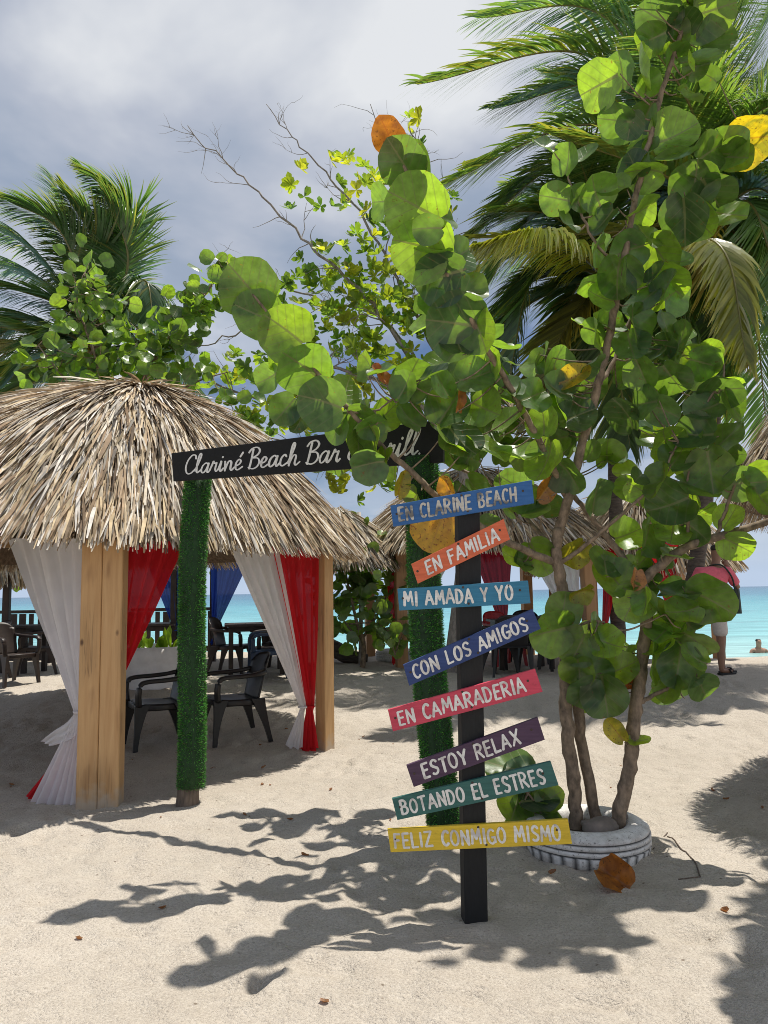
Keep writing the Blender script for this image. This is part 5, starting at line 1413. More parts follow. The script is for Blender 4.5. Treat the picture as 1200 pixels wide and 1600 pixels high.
# ------------------------------------------------------------------ other trees behind
def small_leaf(m, p, d, n, ln_, wd, col):
    d = d.normalized(); s = d.cross(n)
    if s.length < 1e-3: s = d.orthogonal()
    s.normalize(); nn = s.cross(d)
    V = [p, p + d * ln_ * 0.35 + s * wd * 0.36 + nn * ln_ * 0.03, p + d * ln_ * 0.75 + s * wd * 0.5, p + d * ln_, p + d * ln_ * 0.75 - s * wd * 0.5, p + d * ln_ * 0.35 - s * wd * 0.36 + nn * ln_ * 0.03, p + d * ln_ * 0.6 - nn * ln_ * 0.05]
    m.add(V, [(0, 1, 6), (1, 2, 6), (2, 3, 6), (3, 4, 6), (4, 5, 6), (5, 0, 6)], col)

def twiggy_tree(label, base_px, Y, limbs, clusters, seed, bark, leafc, lsize=(0.09, 0.15), r0=0.09, twigs_per=7, name='almond_tree', trunk_to=None):
    rnd = random.Random(seed)
    base = G(*base_px)
    base = Vector((P(base_px[0], base_px[1], Y).x, Y, gz(base.x, Y)))
    t = thing(name, label, 'tree', base)
    top = P(trunk_to[0], trunk_to[1], Y)
    m = MB(); m.tube(catmull([base - Vector((0, 0, .2)), base.lerp(top, .5) + Vector((.1, 0, 0)), top], 8), [r0 * (1 - .4 * i / 16) for i in range(17)], 9)
    m.build('trunk', bark, t)
    tw = MB(); allp = []
    def grow(p, d, ln_, r, depth):
        pts = [p]; q = p.copy()
        n = 5
        for i in range(n):
            d = (d + Vector((rnd.gauss(0, .22), rnd.gauss(0, .18), rnd.gauss(0, .22)))).normalized()
            q = q + d * (ln_ / n); pts.append(q.copy())
        tw.tube(pts, [r * (1 - .75 * i / n) for i in range(n + 1)], 4, cap=False)
        allp.extend(pts[2:])
        if depth > 0:
            for k in range(rnd.randint(2, 3)):
                i = rnd.randint(1, n)
                nd = (d + Vector((rnd.gauss(0, .6), rnd.gauss(0, .5), rnd.gauss(0, .6)))).normalized()
                grow(pts[i], nd, ln_ * rnd.uniform(.4, .65), r * .6, depth - 1)
    for (pl, ra, rb, dens) in limbs:
        pts = catmull([P(x, y, Y + dy) for (x, y, dy) in pl], 8)
        L = len(pts)
        pts = [p + Vector((rnd.gauss(0, .02), rnd.gauss(0, .02), rnd.gauss(0, .02))) for p in pts]
        tw.tube(pts, [ra + (rb - ra) * i / (L - 1) for i in range(L)], 6)
        allp.extend(pts)
        for k in range(dens):
            i = rnd.randint(int(L * .2), L - 2)
            d = (pts[i + 1] - pts[i]).normalized()
            nd = (d * 0.9 + Vector((rnd.gauss(0, .55), rnd.gauss(0, .4), rnd.gauss(0, .55)))).normalized()
            grow(pts[i], nd, rnd.uniform(.35, .8), max(0.006, (ra + (rb - ra) * i / L) * .5), rnd.choice((0, 1, 1, 2)))
    tw.build('branches', bark, t)
    lf = MB()
    for (cx_, cy_, dy, rad, cnt) in clusters:
        for _ in range(int(cnt * 0.9)):
            p = P(rnd.gauss(cx_, rad * .6), rnd.gauss(cy_, rad * .55), Y + dy + rnd.gauss(0, .35))
            near = min(allp, key=lambda a: (a - p).length_squared)
            if (near - p).length > 0.7: p = near.lerp(p, .6)
            ax = Vector((rnd.gauss(0, .5), rnd.gauss(0, .5), rnd.uniform(.2, 1))).normalized()
            kc = rnd.uniform(.75, 1.3)
            cbase = Vector(rnd.choice(leafc)) * kc
            ro = rnd.uniform(0, 6)
            for k in range(rnd.randint(5, 9)):
                an = ro + k * 2.4
                o1 = ax.orthogonal().normalized(); o2 = ax.cross(o1)
                d = (o1 * math.cos(an) + o2 * math.sin(an)) * rnd.uniform(.6, 1) + ax * rnd.uniform(.1, .8)
                ln_ = rnd.uniform(*lsize)
                c_ = tuple(cbase * rnd.uniform(.8, 1.2))
                small_leaf(lf, p, d, ax, ln_, ln_ * rnd.uniform(.42, .6), c_)
    lf.build('foliage', M['small_leaf'], t)
    return t
YG = [(0.13, 0.19, 0.03), (0.17, 0.22, 0.03), (0.10, 0.17, 0.03), (0.21, 0.23, 0.03), (0.08, 0.14, 0.03)]
twiggy_tree('half-bare tree with pale yellow green leaf rosettes and grey twigs behind the black board', (700, 1010), 11.5, [
 ([(730, 690, 0), (640, 560, -.2), (560, 450, -.4), (470, 370, -.5), (380, 280, -.6), (292, 200, -.7)], .036, .006, 20),
 ([(700, 600, 0), (640, 470, .2), (560, 330, .3), (480, 240, .4), (415, 165, .5)], .032, .006, 17),
 ([(720, 560, .2), (690, 400, .3), (665, 270, .4), (640, 195, .5)], .04, .008, 12),
 ([(690, 380, .3), (620, 280, .3), (580, 165, .3)], .018, .006, 8),
 ([(720, 680, -.2), (600, 600, -.5), (470, 560, -.7), (390, 520, -.8), (300, 545, -.9)], .035, .007, 16),
 ([(690, 680, .1), (560, 670, .2), (450, 640, .2), (340, 600, .3), (265, 555, .3)], .035, .007, 13),
 ([(700, 640, .3), (600, 500, .5), (500, 470, .6), (400, 430, .7), (330, 400, .8)], .03, .006, 12),
 ([(690, 700, .3), (560, 730, .3), (450, 690, .3), (360, 660, .4)], .025, .006, 10),
], [(490, 300, -.2, 40, 10), (560, 260, .3, 55, 18), (590, 330, .2, 50, 16), (540, 400, -.3, 50, 20), (590, 430, -.2, 60, 42), (480, 470, -.4, 50, 26), (560, 500, -.3, 60, 40), (640, 480, .1, 50, 28), (620, 560, -.2, 60, 34), (690, 500, .2, 60, 24), (440, 500, -.5, 45, 18), (400, 575, -.3, 45, 18), (350, 590, .2, 35, 12), (650, 620, -.1, 60, 24), (520, 560, -.5, 50, 22), (500, 690, .2, 60, 26), (430, 660, .2, 45, 18), (390, 660, .3, 40, 12), (560, 740, .3, 50, 26), (600, 690, .2, 60, 20), (690, 400, .3, 45, 14), (700, 300, .4, 40, 8), (640, 230, .4, 40, 10), (760, 560, .3, 60, 18)],
 21, M['greybark'], YG, (0.12, 0.20), 0.12, trunk_to=(725, 690))
SG = [(0.055, 0.105, 0.035), (0.075, 0.14, 0.035), (0.10, 0.17, 0.04), (0.045, 0.085, 0.035)]
def round_leaf_tree(label, base_px, Y, limbs, clusters, seed, lsize, r0=0.06, trunk_to=None, name='sea_grape_tree', cat='tree'):
    rnd = random.Random(seed)
    bx = P(base_px[0], base_px[1], Y)
    base = Vector((bx.x, Y, gz(bx.x, Y)))
    t = thing(name, label, cat, base)
    if trunk_to:
        m = MB(); top = P(trunk_to[0], trunk_to[1], Y)
        m.tube(catmull([base - Vector((0, 0, .1)), base.lerp(top, .5) + Vector((.05, 0, 0)), top], 6), [r0 * (1 - .4 * i / 12) for i in range(13)], 8)
        m.build('trunk', M['bark'], t)
    m = MB(); allp = []
    for (pl, ra, rb) in limbs:
        pts = catmull([P(x, y, Y + dy) for (x, y, dy) in pl], 6); L = len(pts)
        m.tube(pts, [ra + (rb - ra) * i / (L - 1) for i in range(L)], 6); allp += pts
    lf = MB()
    for (cx_, cy_, dy, rad, cnt) in clusters:
        for _ in range(cnt):
            p = P(rnd.gauss(cx_, rad * .5), rnd.gauss(cy_, rad * .5), Y + dy + rnd.gauss(0, .3))
            n = (toc(p) * rnd.uniform(0, 1) + Vector((rnd.gauss(0, .6), rnd.gauss(0, .4), rnd.gauss(.4, .6)))).normalized()
            a = Vector((rnd.gauss(0, 1), rnd.gauss(0, 1), rnd.gauss(0, 1)))
            kc = rnd.uniform(.75, 1.3)
            add_leaf(lf, p, n, a, rnd.uniform(*lsize), tuple(Vector(rnd.choice(SG)) * kc), rnd, .12, .1, 1.0, 2, 10)
            near = min(allp, key=lambda q: (q - p).length_squared)
            if rnd.random() < .35 and (near - p).length < .8: m.tube([near, near.lerp(p, .5) + Vector((0, 0, -.03)), p], [.008, .006, .004], 4, cap=False)
    m.build('branches', M['bark'], t)
    lf.build('foliage', M['leaf'], t)
    return t
round_leaf_tree('round-leaved sea grape climbing diagonally behind the near gazebo roof', (170, 1020), 10.2, [
 ([(170, 700, 0), (220, 600, 0), (270, 520, -.1), (320, 460, -.2), (355, 410, -.3)], .04, .01), ([(180, 680, 0), (150, 560, 0), (120, 470, 0), (130, 430, 0)], .03, .008), ([(180, 680, 0), (100, 590, .1), (60, 540, .1)], .025, .008),
 ([(200, 660, 0), (300, 600, .1), (360, 580, .2)], .02, .007)],
 [(130, 440, 0, 40, 26), (160, 480, 0, 50, 36), (110, 500, 0, 45, 22), (150, 540, 0, 55, 30), (200, 560, 0, 60, 60), (240, 540, -.1, 45, 60), (280, 510, -.2, 38, 64), (310, 470, -.2, 34, 50), (345, 425, -.3, 24, 26), (90, 600, 0, 60, 26), (210, 600, 0, 60, 30), (170, 590, 0, 60, 26), (100, 570, .1, 50, 18), (60, 560, .1, 45, 12), (260, 575, 0, 45, 22), (330, 590, .1, 50, 20), (290, 620, .1, 40, 12)],
 31, (0.14, 0.24), .06, (180, 690))
round_leaf_tree('sea grape bush by the water seen between the far pine post and the turf post', (565, 1015), 12.6, [
 ([(565, 1000, 0), (550, 940, 0), (540, 880, 0), (560, 830, 0)], .03, .008), ([(565, 1000, 0), (600, 940, .1), (610, 890, .1), (600, 850, .1)], .025, .008), ([(560, 1000, 0), (530, 960, 0), (510, 930, 0)], .02, .006), ([(545, 975, -.1), (590, 975, -.1), (620, 1000, -.1)], .015, .006)],
 [(545, 880, 0, 45, 34), (530, 920, 0, 38, 32), (570, 920, 0, 45, 36), (600, 900, .1, 40, 26), (560, 860, 0, 45, 30), (600, 950, .1, 40, 22), (530, 965, 0, 40, 20), (555, 990, -.1, 30, 12), (605, 985, -.1, 30, 14), (620, 870, .1, 40, 16)],
 32, (0.16, 0.27), .05, (562, 980))
round_leaf_tree('sea grape bush behind the blue-curtained gazebo, seen under the near roof', (292, 1005), 15.6, [([(292, 1000, 0), (296, 940, 0), (286, 880, 0)], .025, .008)],
 [(285, 878, 0, 26, 24), (300, 905, 0, 22, 14), (268, 890, 0, 18, 8)], 36, (0.14, 0.24), .04, (294, 930))
round_leaf_tree('sea grape bush by the water at the far left behind the brown chairs', (14, 1005), 15.4, [([(14, 1000, 0), (10, 940, 0), (4, 880, 0)], .025, .008)],
 [(6, 885, 0, 26, 22), (14, 915, 0, 20, 12)], 37, (0.14, 0.24), .04, (12, 930))
t = round_leaf_tree('small sea grape sapling in a far white tyre behind the turf post', (618, 1024), 11.9, [([(618, 1024, 0), (612, 1005, 0), (606, 985, 0)], .012, .006), ([(618, 1020, 0), (625, 1000, 0), (632, 985, 0)], .01, .005)],
 [(610, 1000, 0, 28, 16), (628, 995, 0, 24, 10)], 33, (0.13, 0.22))

# far white tyre planters
q = G(618, 1032)
o = MB(); o.lathe([(r * .95, z) for r, z in prof2], (q.x, q.y, q.z), 48)
tp = tag(o.build('tyre_planter', M['tyre']), 'far white tyre on the sand beside the far pine post', 'tyre planter')

# white concrete planter behind the left chair
q = P(232, 1070, 10.35); q.z = gz(q.x, q.y)
pl = thing('white_planter', 'whitewashed low round planter behind the left plastic chair, green shoots in it', 'planter', q)
m = MB()
def pw_(a, z): return 1 + 0.012 * math.sin(18 * a) + 0.01 * math.sin(7 * a + z * 20)
m.lathe([(0.50, -0.05), (0.52, 0.05), (0.50, 0.14), (0.515, 0.17), (0.53, 0.26), (0.51, 0.33), (0.53, 0.36), (0.545, 0.46), (0.53, 0.52), (0.49, 0.545), (0.44, 0.54), (0.42, 0.48)], (q.x, q.y + 0.4, q.z), 60, wob=pw_)
m.build('basin', M['whitewash'], pl)
m = MB(); m.lathe([(0.0001, 0.50), (0.25, 0.495), (0.43, 0.48)], (q.x, q.y + 0.4, q.z), 30)
m.build('soil', M['soil'], pl)
pt = thing('potted_plant', 'bright green broad-leaved shoot growing in the whitewashed planter', 'plant', (q.x, q.y + .4, q.z + .5))
m = MB(); rnd = random.Random(5)
for k in range(16):
    c = Vector((q.x + rnd.uniform(-.32, .25), q.y + .4 + rnd.uniform(-.3, .2), q.z + .48))
    d = Vector((rnd.gauss(0, .45), rnd.gauss(0, .4), 1)).normalized(); ln_ = rnd.uniform(.15, .34)
    small_leaf(m, c, d, Vector((rnd.gauss(0, .3), -1, .2)), ln_, ln_ * rnd.uniform(.18, .6), tuple(Vector((.12, .21, .03)) * rnd.uniform(.6, 1.4)))
m.build('leaves', M['small_leaf'], pt)

# ------------------------------------------------------------------ right-hand gazebo, half out of the frame
cR = Vector((4.45, 5.35, 0))
ur = Vector((0.62, 0.78, 0)).normalized(); vr = Vector((-ur.y, ur.x, 0))
hw, hd = 1.15, 1.15
cor = (cR - ur * hw - vr * hd, cR + ur * hw - vr * hd, cR + ur * hw + vr * hd, cR - ur * hw + vr * hd)
gazebo('thatched gazebo cut off by the right edge of the view', cor, 2.2, 3.7, 0.55, 14000, 12, M['pine'], 0.135, 0.25, drop=0.05, wid=(0.007, 0.018), bulge=0.25)

# ------------------------------------------------------------------ far gazebos
FG = 'far gazebos'
bl_ = G(628, 1043); br_ = G(924, 1040)
vb = Vector((-0.55, 2.35, 0))
gB, fB, uB, vB, zB = gazebo('thatched gazebo behind the signpost with white and dark red curtains', (bl_, br_, br_ + vb, bl_ + vb), 2.0, 3.3, 0.55, 5000, 13, M['pine_far'], 0.17, 0.25, wid=(.02, .04), ln=(.35, .7), drop=0.08)
GB = 'curtains of the gazebo behind the signpost'
def far_curtain(label, mat, px0, px1, ytop, tie, Y, bottoms, seed, group, pl=4, amp=.03):
    return curtain(label, mat, P(px0, ytop, Y), P(px1, ytop, Y), P(tie[0], tie[1], Y), (P(bottoms[0][0], bottoms[0][1], Y), P(bottoms[1][0], bottoms[1][1], Y)) if bottoms else None, pl, seed, group, amp, .08)
yb = br_.y
far_curtain('white curtain of the far gazebo swept to the pine post right of the left trunk', M['white_cloth'], 905, 822, 862, (902, 990), yb + .02, ((905, 1036), (893, 1036)), 21, GB, 5)
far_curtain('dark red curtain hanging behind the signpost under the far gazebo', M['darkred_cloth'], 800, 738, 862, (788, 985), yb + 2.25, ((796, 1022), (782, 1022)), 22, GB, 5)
far_curtain('red curtain on the right side of the far gazebo post', M['red_cloth'], 943, 972, 858, (944, 985), yb + .10, ((950, 1036), (940, 1036)), 23, GB, 3)
far_curtain('white curtain on the far gazebo post just right of the turf post', M['white_cloth'], 637, 712, 862, (640, 985), bl_.y + .02, ((648, 1036), (636, 1036)), 24, GB, 5)
far_curtain('narrow red curtain end at the foot of the left far gazebo post', M['red_cloth'], 618, 600, 862, (618, 1010), bl_.y + .15, ((620, 1038), (612, 1038)), 25, GB, 2, .015)

# gazebo C far right, behind the person
c0, c1 = P(1068, 1034, 13.0), P(1180, 1034, 13.4)
for c in (c0, c1): c.z = gz(c.x, c.y)
vc = Vector((-1.9, .9, 0))
C4 = (c0, c0 + Vector((.75, .35, 0)), c0 + Vector((.75, .35, 0)) + vc, c0 + vc)
gC, *_ = gazebo('small thatched shelter on the shore behind the person in pink', C4, 1.95, 2.9, 0.40, 3000, 14, M['pine_far'], 0.13, 0.2, wid=(.02, .045), ln=(.35, .7), drop=.30)
far_curtain('red curtain under the shore shelter behind the right trunk', M['red_cloth'], 1060, 1000, 850, (1056, 970), 12.8, ((1060, 1026), (1050, 1026)), 26, 'curtains of the shore shelter', 4)

# gazebo D with blue curtains
dl = Vector((P(272, 1010, 12.4).x, 12.4, 0)); dr = Vector((P(418, 1010, 13.0).x, 13.0, 0))
for c in (dl, dr): c.z = gz(c.x, c.y)
vd = Vector((.22, 1.8, 0))
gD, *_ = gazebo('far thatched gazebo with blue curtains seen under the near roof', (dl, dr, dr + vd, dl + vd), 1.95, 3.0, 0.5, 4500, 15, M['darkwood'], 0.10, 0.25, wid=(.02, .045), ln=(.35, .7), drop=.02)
GD = 'blue curtains of the far gazebo'
far_curtain('sheer blue curtain left of the turf post in the far gazebo', M['blue_cloth'], 286, 226, 872, (276, 985), 12.4, ((280, 1008), (270, 1008)), 27, GD, 5)
far_curtain('sheer blue curtain right of the turf post in the far gazebo', M['blue_cloth'], 328, 392, 872, (334, 985), 12.6, ((338, 1006), (328, 1006)), 28, GD, 5)
# gazebo E far left
e0 = Vector((P(-95, 1010, 12.2).x, 12.2, 0)); e1 = Vector((P(8, 1010, 12.4).x, 12.4, 0))
for c in (e0, e1): c.z = gz(c.x, c.y)
ve = Vector((-.1, 1.9, 0))
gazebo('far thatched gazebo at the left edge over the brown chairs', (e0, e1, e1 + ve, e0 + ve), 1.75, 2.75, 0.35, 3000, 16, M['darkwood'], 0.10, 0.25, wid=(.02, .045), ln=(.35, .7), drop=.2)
# straw parasol
pq = G(563, 1012); pq = Vector((P(563, 1012, 12.9).x, 12.9, 0)); pq.z = gz(pq.x, pq.y)
ps = thing('straw_parasol', 'straw beach parasol on a thin grey pole beside the far bush', 'parasol', pq)
m = MB(); m.tube([pq + Vector((0, 0, -.1)), pq + Vector((.02, 0, 1.2)), pq + Vector((0, 0, 2.55))], .035, 8); m.build('pole', M['whitepole'], ps)
fp = roof_fn((pq.x - .35, pq.y, 0), Vector((.95, 0, 0)), Vector((0, .95, 0)), pq.z + 1.75, pq.z + 2.6, .05, .06, 2.0)
thatch(ps, fp, 1.8, 2600, 17, (.02, .045), (.35, .7), dark=.8)

# ------------------------------------------------------------------ far furniture
def make_table(mat, label, group):
    t = thing('beach_table', label, 'table', (0, 0, 0), group)
    m = MB()
    for k in range(6): m.box((-.5 + .1 + k * .16, 0, .74), (.155, .8, .035))
    m.build('tabletop', mat, t)
    for sx in (-1, 1):
        for sy in (-1, 1):
            m = MB(); m.box((sx * .38, sy * .3, .355), (.07, .07, .72)); m.build('leg', mat, t)
    m = MB(); m.box((-.02, 0, .68), (.8, .66, .07)); m.build('apron', mat, t)
    return t
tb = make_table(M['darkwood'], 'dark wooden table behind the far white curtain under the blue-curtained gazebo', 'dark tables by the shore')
def gp(px, Y):
    x = P(px, 1000, Y).x
    return Vector((x, Y, gz(x, Y) - .005))
put(tb, gp(400, 12.0), .2)
GT = 'dark tables by the shore'
copy_thing(tb, gp(20, 12.6), -.1, 'dark wooden table at the left edge under the far-left gazebo', GT)
copy_thing(tb, gp(232, 12.6), .1, 'dark wooden table right of the near doubled post, by the railing', GT)
copy_thing(tb, gp(815, 12.0), .05, 'dark wooden table right of the signpost under the far gazebo', GT)
GX = 'far plastic chairs by the shore'
fc = make_chair(M['brownplastic'], 'brown plastic chair at the left edge beside the far table', (0, 0, 0), GX)
put(fc, gp(18, 10.9), math.radians(60))
for (px, Y, rz, lab) in [(-25, 11.6, -40, 'brown plastic chair at the left edge partly outside the view'), (362, 12.0, 80, 'brown plastic chair with its back to the right-hand blue curtain'), (425, 11.4, -70, 'brown plastic chair nearest the white curtain at the far table'), (440, 12.6, -95, 'brown plastic chair on the sea side of the far table'), (62, 12.3, -75, 'brown plastic chair right of the table at the left edge')]:
    copy_thing(fc, gp(px, Y), math.radians(rz), lab, GX)
kc = make_chair(M['plastic'], 'black plastic chair left of the table behind the signpost', (0, 0, 0), 'black chairs at the far gazebo table')
GK = 'black chairs at the far gazebo table'
put(kc, gp(772, 11.4), math.radians(100))
for (px, Y, rz, lab) in [(800, 11.1, 170, 'black plastic chair facing the sea below the navy board'), (845, 11.2, 190, 'black plastic chair just left of the sea grape trunks'), (868, 11.9, 260, 'black plastic chair at the right end of the far table'), (826, 12.9, 0, 'black plastic chair on the sea side of the table behind the signpost')]:
    copy_thing(kc, gp(px, Y), math.radians(rz), lab, GK)
bc = make_chair(M['blueplastic'], 'dark blue plastic chair half hidden by the white curtain', (0, 0, 0), GX)
put(bc, gp(420, 10.9), math.radians(-75))
rc = make_chair(M['redplastic'], 'red plastic chair under the far table below the navy board', (0, 0, 0), GX)
put(rc, gp(786, 12.6), math.radians(20))

def railing(label, px0, px1, Y, seed):
    a, b = gp(px0, Y), gp(px1, Y); d = (b - a); d.z = 0; L = d.length; d.normalize(); s = ZAX.cross(d)
    t = thing('slatted_railing', label, 'railing', (a + b) / 2, 'dark slatted railings along the shore')
    rnd = random.Random(seed)
    m = MB(); c = (a + b) / 2
    m.box(c + Vector((0, 0, .93)), (L, .12, .06), (d, s, ZAX)); m.box(c + Vector((0, .03, .16)), (L, .05, .10), (d, s, ZAX)); m.build('rail', M['darkwood'], t)
    m = MB(); n = int(L / .16)
    for k in range(n + 1):
        p = a + d * (L * k / n) + s * -.04
        m.box(p + Vector((0, 0, .44)), (rnd.uniform(.08, .14), .025, .90), (d, s, ZAX))
    m.build('slats', M['darkwood'], t)
railing('dark slatted railing by the sea left of the doubled post', -60, 118, 15.0, 1)
railing('dark slatted railing by the sea between the doubled post and the turf post', 205, 330, 15.2, 2)

# driftwood log
a = P(508, 992, 13.6); b = P(556, 1000, 13.4)
m = MB(); g1 = gz(a.x, a.y)
m.tube(catmull([Vector((a.x - .1, a.y, g1 + .30)), Vector((a.x + .12, a.y, g1 + .24)), Vector((b.x - .1, b.y, g1 + .10)), Vector((b.x + .2, b.y, g1 + .06))], 6), [.10, .13, .14, .15, .14, .16, .15, .15, .15, .14, .15, .14, .13, .12, .12, .11, .10, .09, .08], 9)
tag(m.build('driftwood_log', M['palmbark']), 'dark driftwood log on the sand below the far bush', 'log')

# ------------------------------------------------------------------ people
def skin_body(name, joints, edges, mat, parent=None, sub=2, root=0):
    """joints: list of (co, (rx, ry)); edges: index pairs. One continuous surface."""
    bm = bmesh.new(); lay = bm.verts.layers.skin.verify()
    vs = []
    for i, (co, r) in enumerate(joints):
        v = bm.verts.new(co); v[lay].radius = r if isinstance(r, tuple) else (r, r); v[lay].use_root = (i == root); vs.append(v)
    for a, b in edges: bm.edges.new((vs[a], vs[b]))
    me = bpy.data.meshes.new(name); bm.to_mesh(me); bm.free()
    o = bpy.data.objects.new(name, me); COL.objects.link(o)
    md = o.modifiers.new('skin', 'SKIN'); md.use_smooth_shade = True
    md2 = o.modifiers.new('sub', 'SUBSURF'); md2.levels = sub; md2.render_levels = sub
    me.materials.append(mat)
    dg = bpy.context.evaluated_depsgraph_get()
    me2 = bpy.data.meshes.new_from_object(o.evaluated_get(dg))
    o.modifiers.clear(); o.data = me2
    if parent is not None:
        o.parent = parent; o.matrix_parent_inverse = parent.matrix_basis.inverted()
    return o

def chain(J, E, start, pts):
    """append a chain of (co, r) hanging off index start; returns the last index"""
    prev = start
    for co, r in pts:
        J.append((Vector(co), r)); E.append((prev, len(J) - 1)); prev = len(J) - 1
    return prev

def person_standing():
    g = G(1128, 1046)
    Y0 = 10.9
    x0 = P(1122, 1040, Y0).x
    o = Vector((x0, Y0, gz(x0, Y0)))
    t = thing('person', 'person in pink shirt and pale grey shorts standing by the sea behind the leaves', 'person', o)
    R = lambda x, y, z: o + Vector((x, y, z))
    # faces right and away from the camera (+x, +y); right arm raised to the face
    J = [(R(0, 0, .93), (.145, .115))]; E = []
    sp = chain(J, E, 0, [(R(.0, 0, 1.08), (.145, .11)), (R(.01, 0, 1.24), (.165, .115)), (R(.03, .01, 1.40), (.155, .10)), (R(.05, .02, 1.50), (.065, .06)), (R(.07, .03, 1.57), (.055, .055))])
    hd_ = chain(J, E, sp, [(R(.10, .05, 1.66), (.085, .085)), (R(.10, .05, 1.74), (.082, .085)), (R(.09, .05, 1.79), (.045, .05))])
    ch_ = 3
    # right arm (towards the camera side/right)
    a1 = chain(J, E, ch_, [(R(.19, -.03, 1.42), .062), (R(.28, -.03, 1.28), .052), (R(.34, .0, 1.18), .043), (R(.33, .10, 1.34), .038), (R(.28, .15, 1.50), .029), (R(.265, .16, 1.545), (.038, .022))])
    for k, (dx, dz, ln_) in enumerate(((-.03, .0, .055), (-.012, .012, .075), (.008, .014, .080), (.026, .006, .070))):
        b0 = R(.265 + dx, .16, 1.56 + dz)
        chain(J, E, a1, [(b0, .0105), (b0 + Vector((-.012, .018, ln_ * .55)), .0095), (b0 + Vector((-.035, .04, ln_ * .8)), .008)])
    chain(J, E, a1, [(R(.225, .15, 1.54), .012), (R(.205, .16, 1.575), .009)])
    # left arm hanging with the bag
    a2 = chain(J, E, ch_, [(R(-.17, .04, 1.42), .062), (R(-.25, .06, 1.24), .050), (R(-.27, .08, 1.10), .042), (R(-.22, .16, .96), .037), (R(-.18, .20, .86), .027), (R(-.175, .21, .82), (.022, .036))])
    for k in range(4):
        b0 = R(-.175, .18 + .02 * k, .79)
        chain(J, E, a2, [(b0, .0105), (b0 + Vector((.008, 0, -.035)), .0095), (b0 + Vector((.028, 0, -.058 - .004 * (k % 2))), .008)])
    chain(J, E, a2, [(R(-.15, .17, .80), .011), (R(-.135, .17, .765), .009)])
    # legs
    for (sx, yy, kx, ky) in ((-.02, -.10, .02, 0), (.09, .12, .13, .16)):
        l = chain(J, E, 0, [(R(sx, yy, .84), .088), (R(kx, yy + .0, .50), .062), (R(kx - .015, yy, .34), .056), (R(kx - .02, yy, .10), .037), (R(kx - .015, yy, .05), (.042, .036))])
        chain(J, E, l, [(R(kx + .07, yy + .03, .032), (.04, .026)), (R(kx + .16, yy + .06, .025), (.036, .018))])
    skin_body('body', J, E, M['skin'], t)
    # hair, shirt, shorts, sandals, bag follow the body
    skin_body('hair', [(R(.085, .04, 1.70), (.082, .082)), (R(.088, .045, 1.775), (.088, .09)), (R(.088, .045, 1.81), (.05, .05))], [(0, 1), (1, 2)], M['hair'], t)
    J = [(R(0, 0, .98), (.175, .135))]; E = []
    s_ = chain(J, E, 0, [(R(0, 0, 1.10), (.178, .138)), (R(.01, 0, 1.26), (.188, .14)), (R(.03, .01, 1.41), (.175, .12)), (R(.05, .02, 1.475), (.085, .08))])
    chain(J, E, 3, [(R(.20, -.03, 1.42), .082), (R(.285, -.03, 1.275), .074), (R(.315, -.02, 1.225), .072)])
    chain(J, E, 3, [(R(-.18, .04, 1.42), .082), (R(-.255, .06, 1.24), .072), (R(-.262, .07, 1.18), .070)])
    skin_body('shirt', J, E, M['pink_shirt'], t)
    J = [(R(0, 0, .97), (.172, .135))]; E = []
    chain(J, E, 0, [(R(.0, -.08, .84), .118), (R(.02, -.10, .62), .104), (R(.02, -.10, .50), .104)])
    chain(J, E, 0, [(R(.06, .09, .84), .118), (R(.11, .13, .62), .102), (R(.125, .15, .52), .102)])
    skin_body('shorts', J, E, M['grey_shorts'], t)
    for (kx, yy) in ((.02, -.10), (.13, .12)):
        m = MB()
        d = Vector((.9, .36, 0)).normalized(); s = ZAX.cross(d)
        pr = [(-.07, .035), (-.05, .045), (.05, .045), (.14, .05), (.20, .04), (.225, .015)]
        ring = [R(kx + .0, yy, 0) + d * a + s * b for a, b in pr] + [R(kx, yy, 0) + d * a - s * b for a, b in pr[::-1]]
        n = len(ring)
        m.add([p + Vector((0, 0, -.002)) for p in ring] + [p + Vector((0, 0, .022)) for p in ring], [tuple(range(n))[::-1], tuple(range(n, 2 * n))] + [(i, (i + 1) % n, n + (i + 1) % n, n + i) for i in range(n)])
        c = R(kx, yy, 0)
        m.tube([c + d * .11 + s * .046 + Vector((0, 0, .02)), c + d * .10 + s * .03 + Vector((0, 0, .062)), c + d * .10 - s * .03 + Vector((0, 0, .062)), c + d * .11 - s * .046 + Vector((0, 0, .02))], .012, 6)
        m.build('sandal', M['black'], t)
    return t, R
pers, R_ = person_standing()
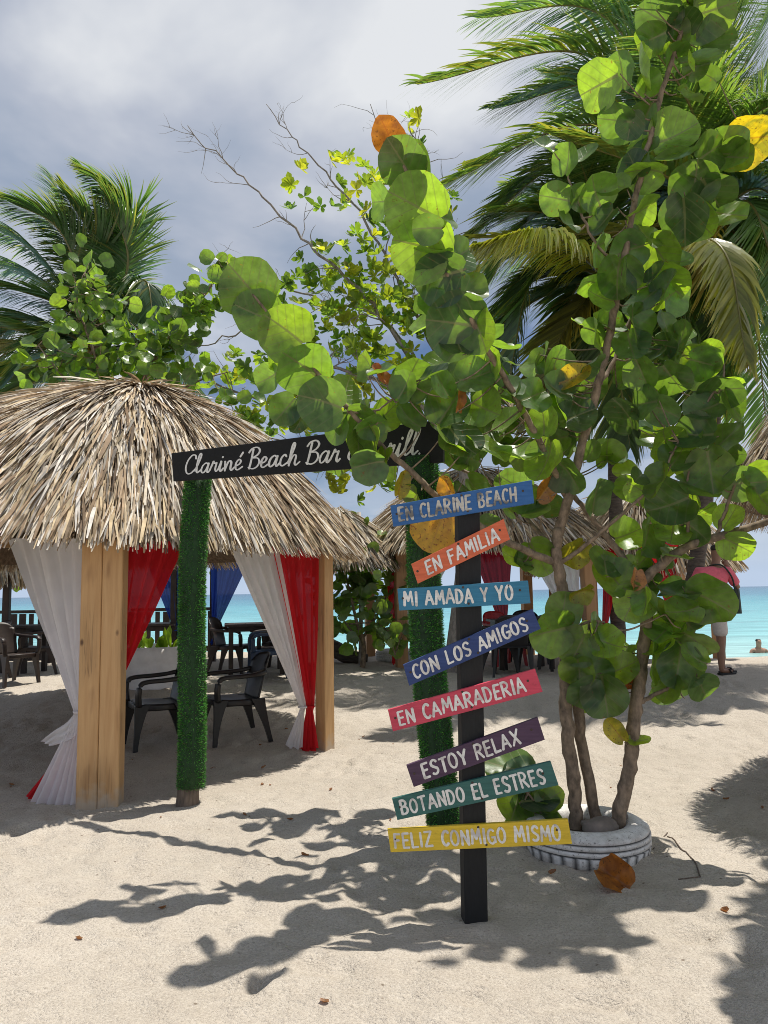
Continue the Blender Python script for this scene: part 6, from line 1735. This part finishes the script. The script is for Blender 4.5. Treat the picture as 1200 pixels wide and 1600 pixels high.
# shoulder bag carried at the right hip
bag = thing('shoulder_bag', 'dark bag hanging at the hip of the person in pink', 'bag', R_(.24, -.02, .95))
m = MB()
m.box(R_(.265, -.02, 1.0), (.14, .24, .34), bev=.04, taper=.86); m.build('bag_body', M['darkbag'], bag)
m = MB(); m.tube(catmull([R_(.26, -.10, 1.15), R_(.20, -.14, 1.35), R_(.08, -.10, 1.51), R_(-.05, .06, 1.47), R_(.10, .16, 1.25), R_(.26, .08, 1.15)], 6), .012, 6); m.build('strap', M['darkbag'], bag)

# bather in the sea
q = P(1186, 1022, 22.0)
bt = thing('person', 'bather standing chest deep in the turquoise water at the right edge', 'person', (q.x, 22.0, -0.36))
o = Vector((q.x, 22.0, -0.36))
R = lambda x, y, z: o + Vector((x, y, z))
J = [(R(0, 0, -.35), (.17, .11))]; E = []
s_ = chain(J, E, 0, [(R(0, 0, -.12), (.18, .11)), (R(0, 0, .06), (.15, .10)), (R(0, 0, .15), .06), (R(0, -.02, .24), (.078, .09)), (R(0, -.02, .32), (.078, .09)), (R(0, -.01, .37), .045)])
for sx in (-1, 1):
    e = chain(J, E, 2, [(R(sx * .20, 0, .06), .06), (R(sx * .27, -.05, -.10), .046), (R(sx * .26, -.2, -.2), .036), (R(sx * .24, -.28, -.21), (.035, .02))])
    for k in range(4): chain(J, E, e, [(R(sx * (.215 + .017 * k), -.33, -.21), .009), (R(sx * (.215 + .017 * k), -.37, -.22), .008)])
    chain(J, E, e, [(R(sx * .20, -.29, -.20), .010), (R(sx * .18, -.31, -.20), .009)])
skin_body('body', J, E, M['tanskin'], bt)
skin_body('hair', [(R(0, .005, .29), (.078, .082)), (R(0, .0, .35), (.086, .09)), (R(0, 0, .385), .05)], [(0, 1), (1, 2)], M['hair'], bt)

# ------------------------------------------------------------------ litter of dead leaves and shells on the sand
rnd = random.Random(9)
for i in range(60):
    x, y = rnd.uniform(-3.2, 2.6), rnd.uniform(2.0, 9.0)
    m = MB(); z = sand_z(x, y) + 0.003
    add_leaf(m, (x, y, z), Vector((rnd.gauss(0, .3), rnd.gauss(0, .3), 1)), Vector((rnd.gauss(0, 1), rnd.gauss(0, 1), .05)), rnd.uniform(.02, .06), (0.28, 0.15, 0.07), rnd, .3, .3, .5, 2, 10)
    tag(m.build('dead_leaf', M['leaf_dry']), 'tiny dry brown leaf scrap lying on the open sand', 'leaf', 'tiny leaf scraps on the sand')
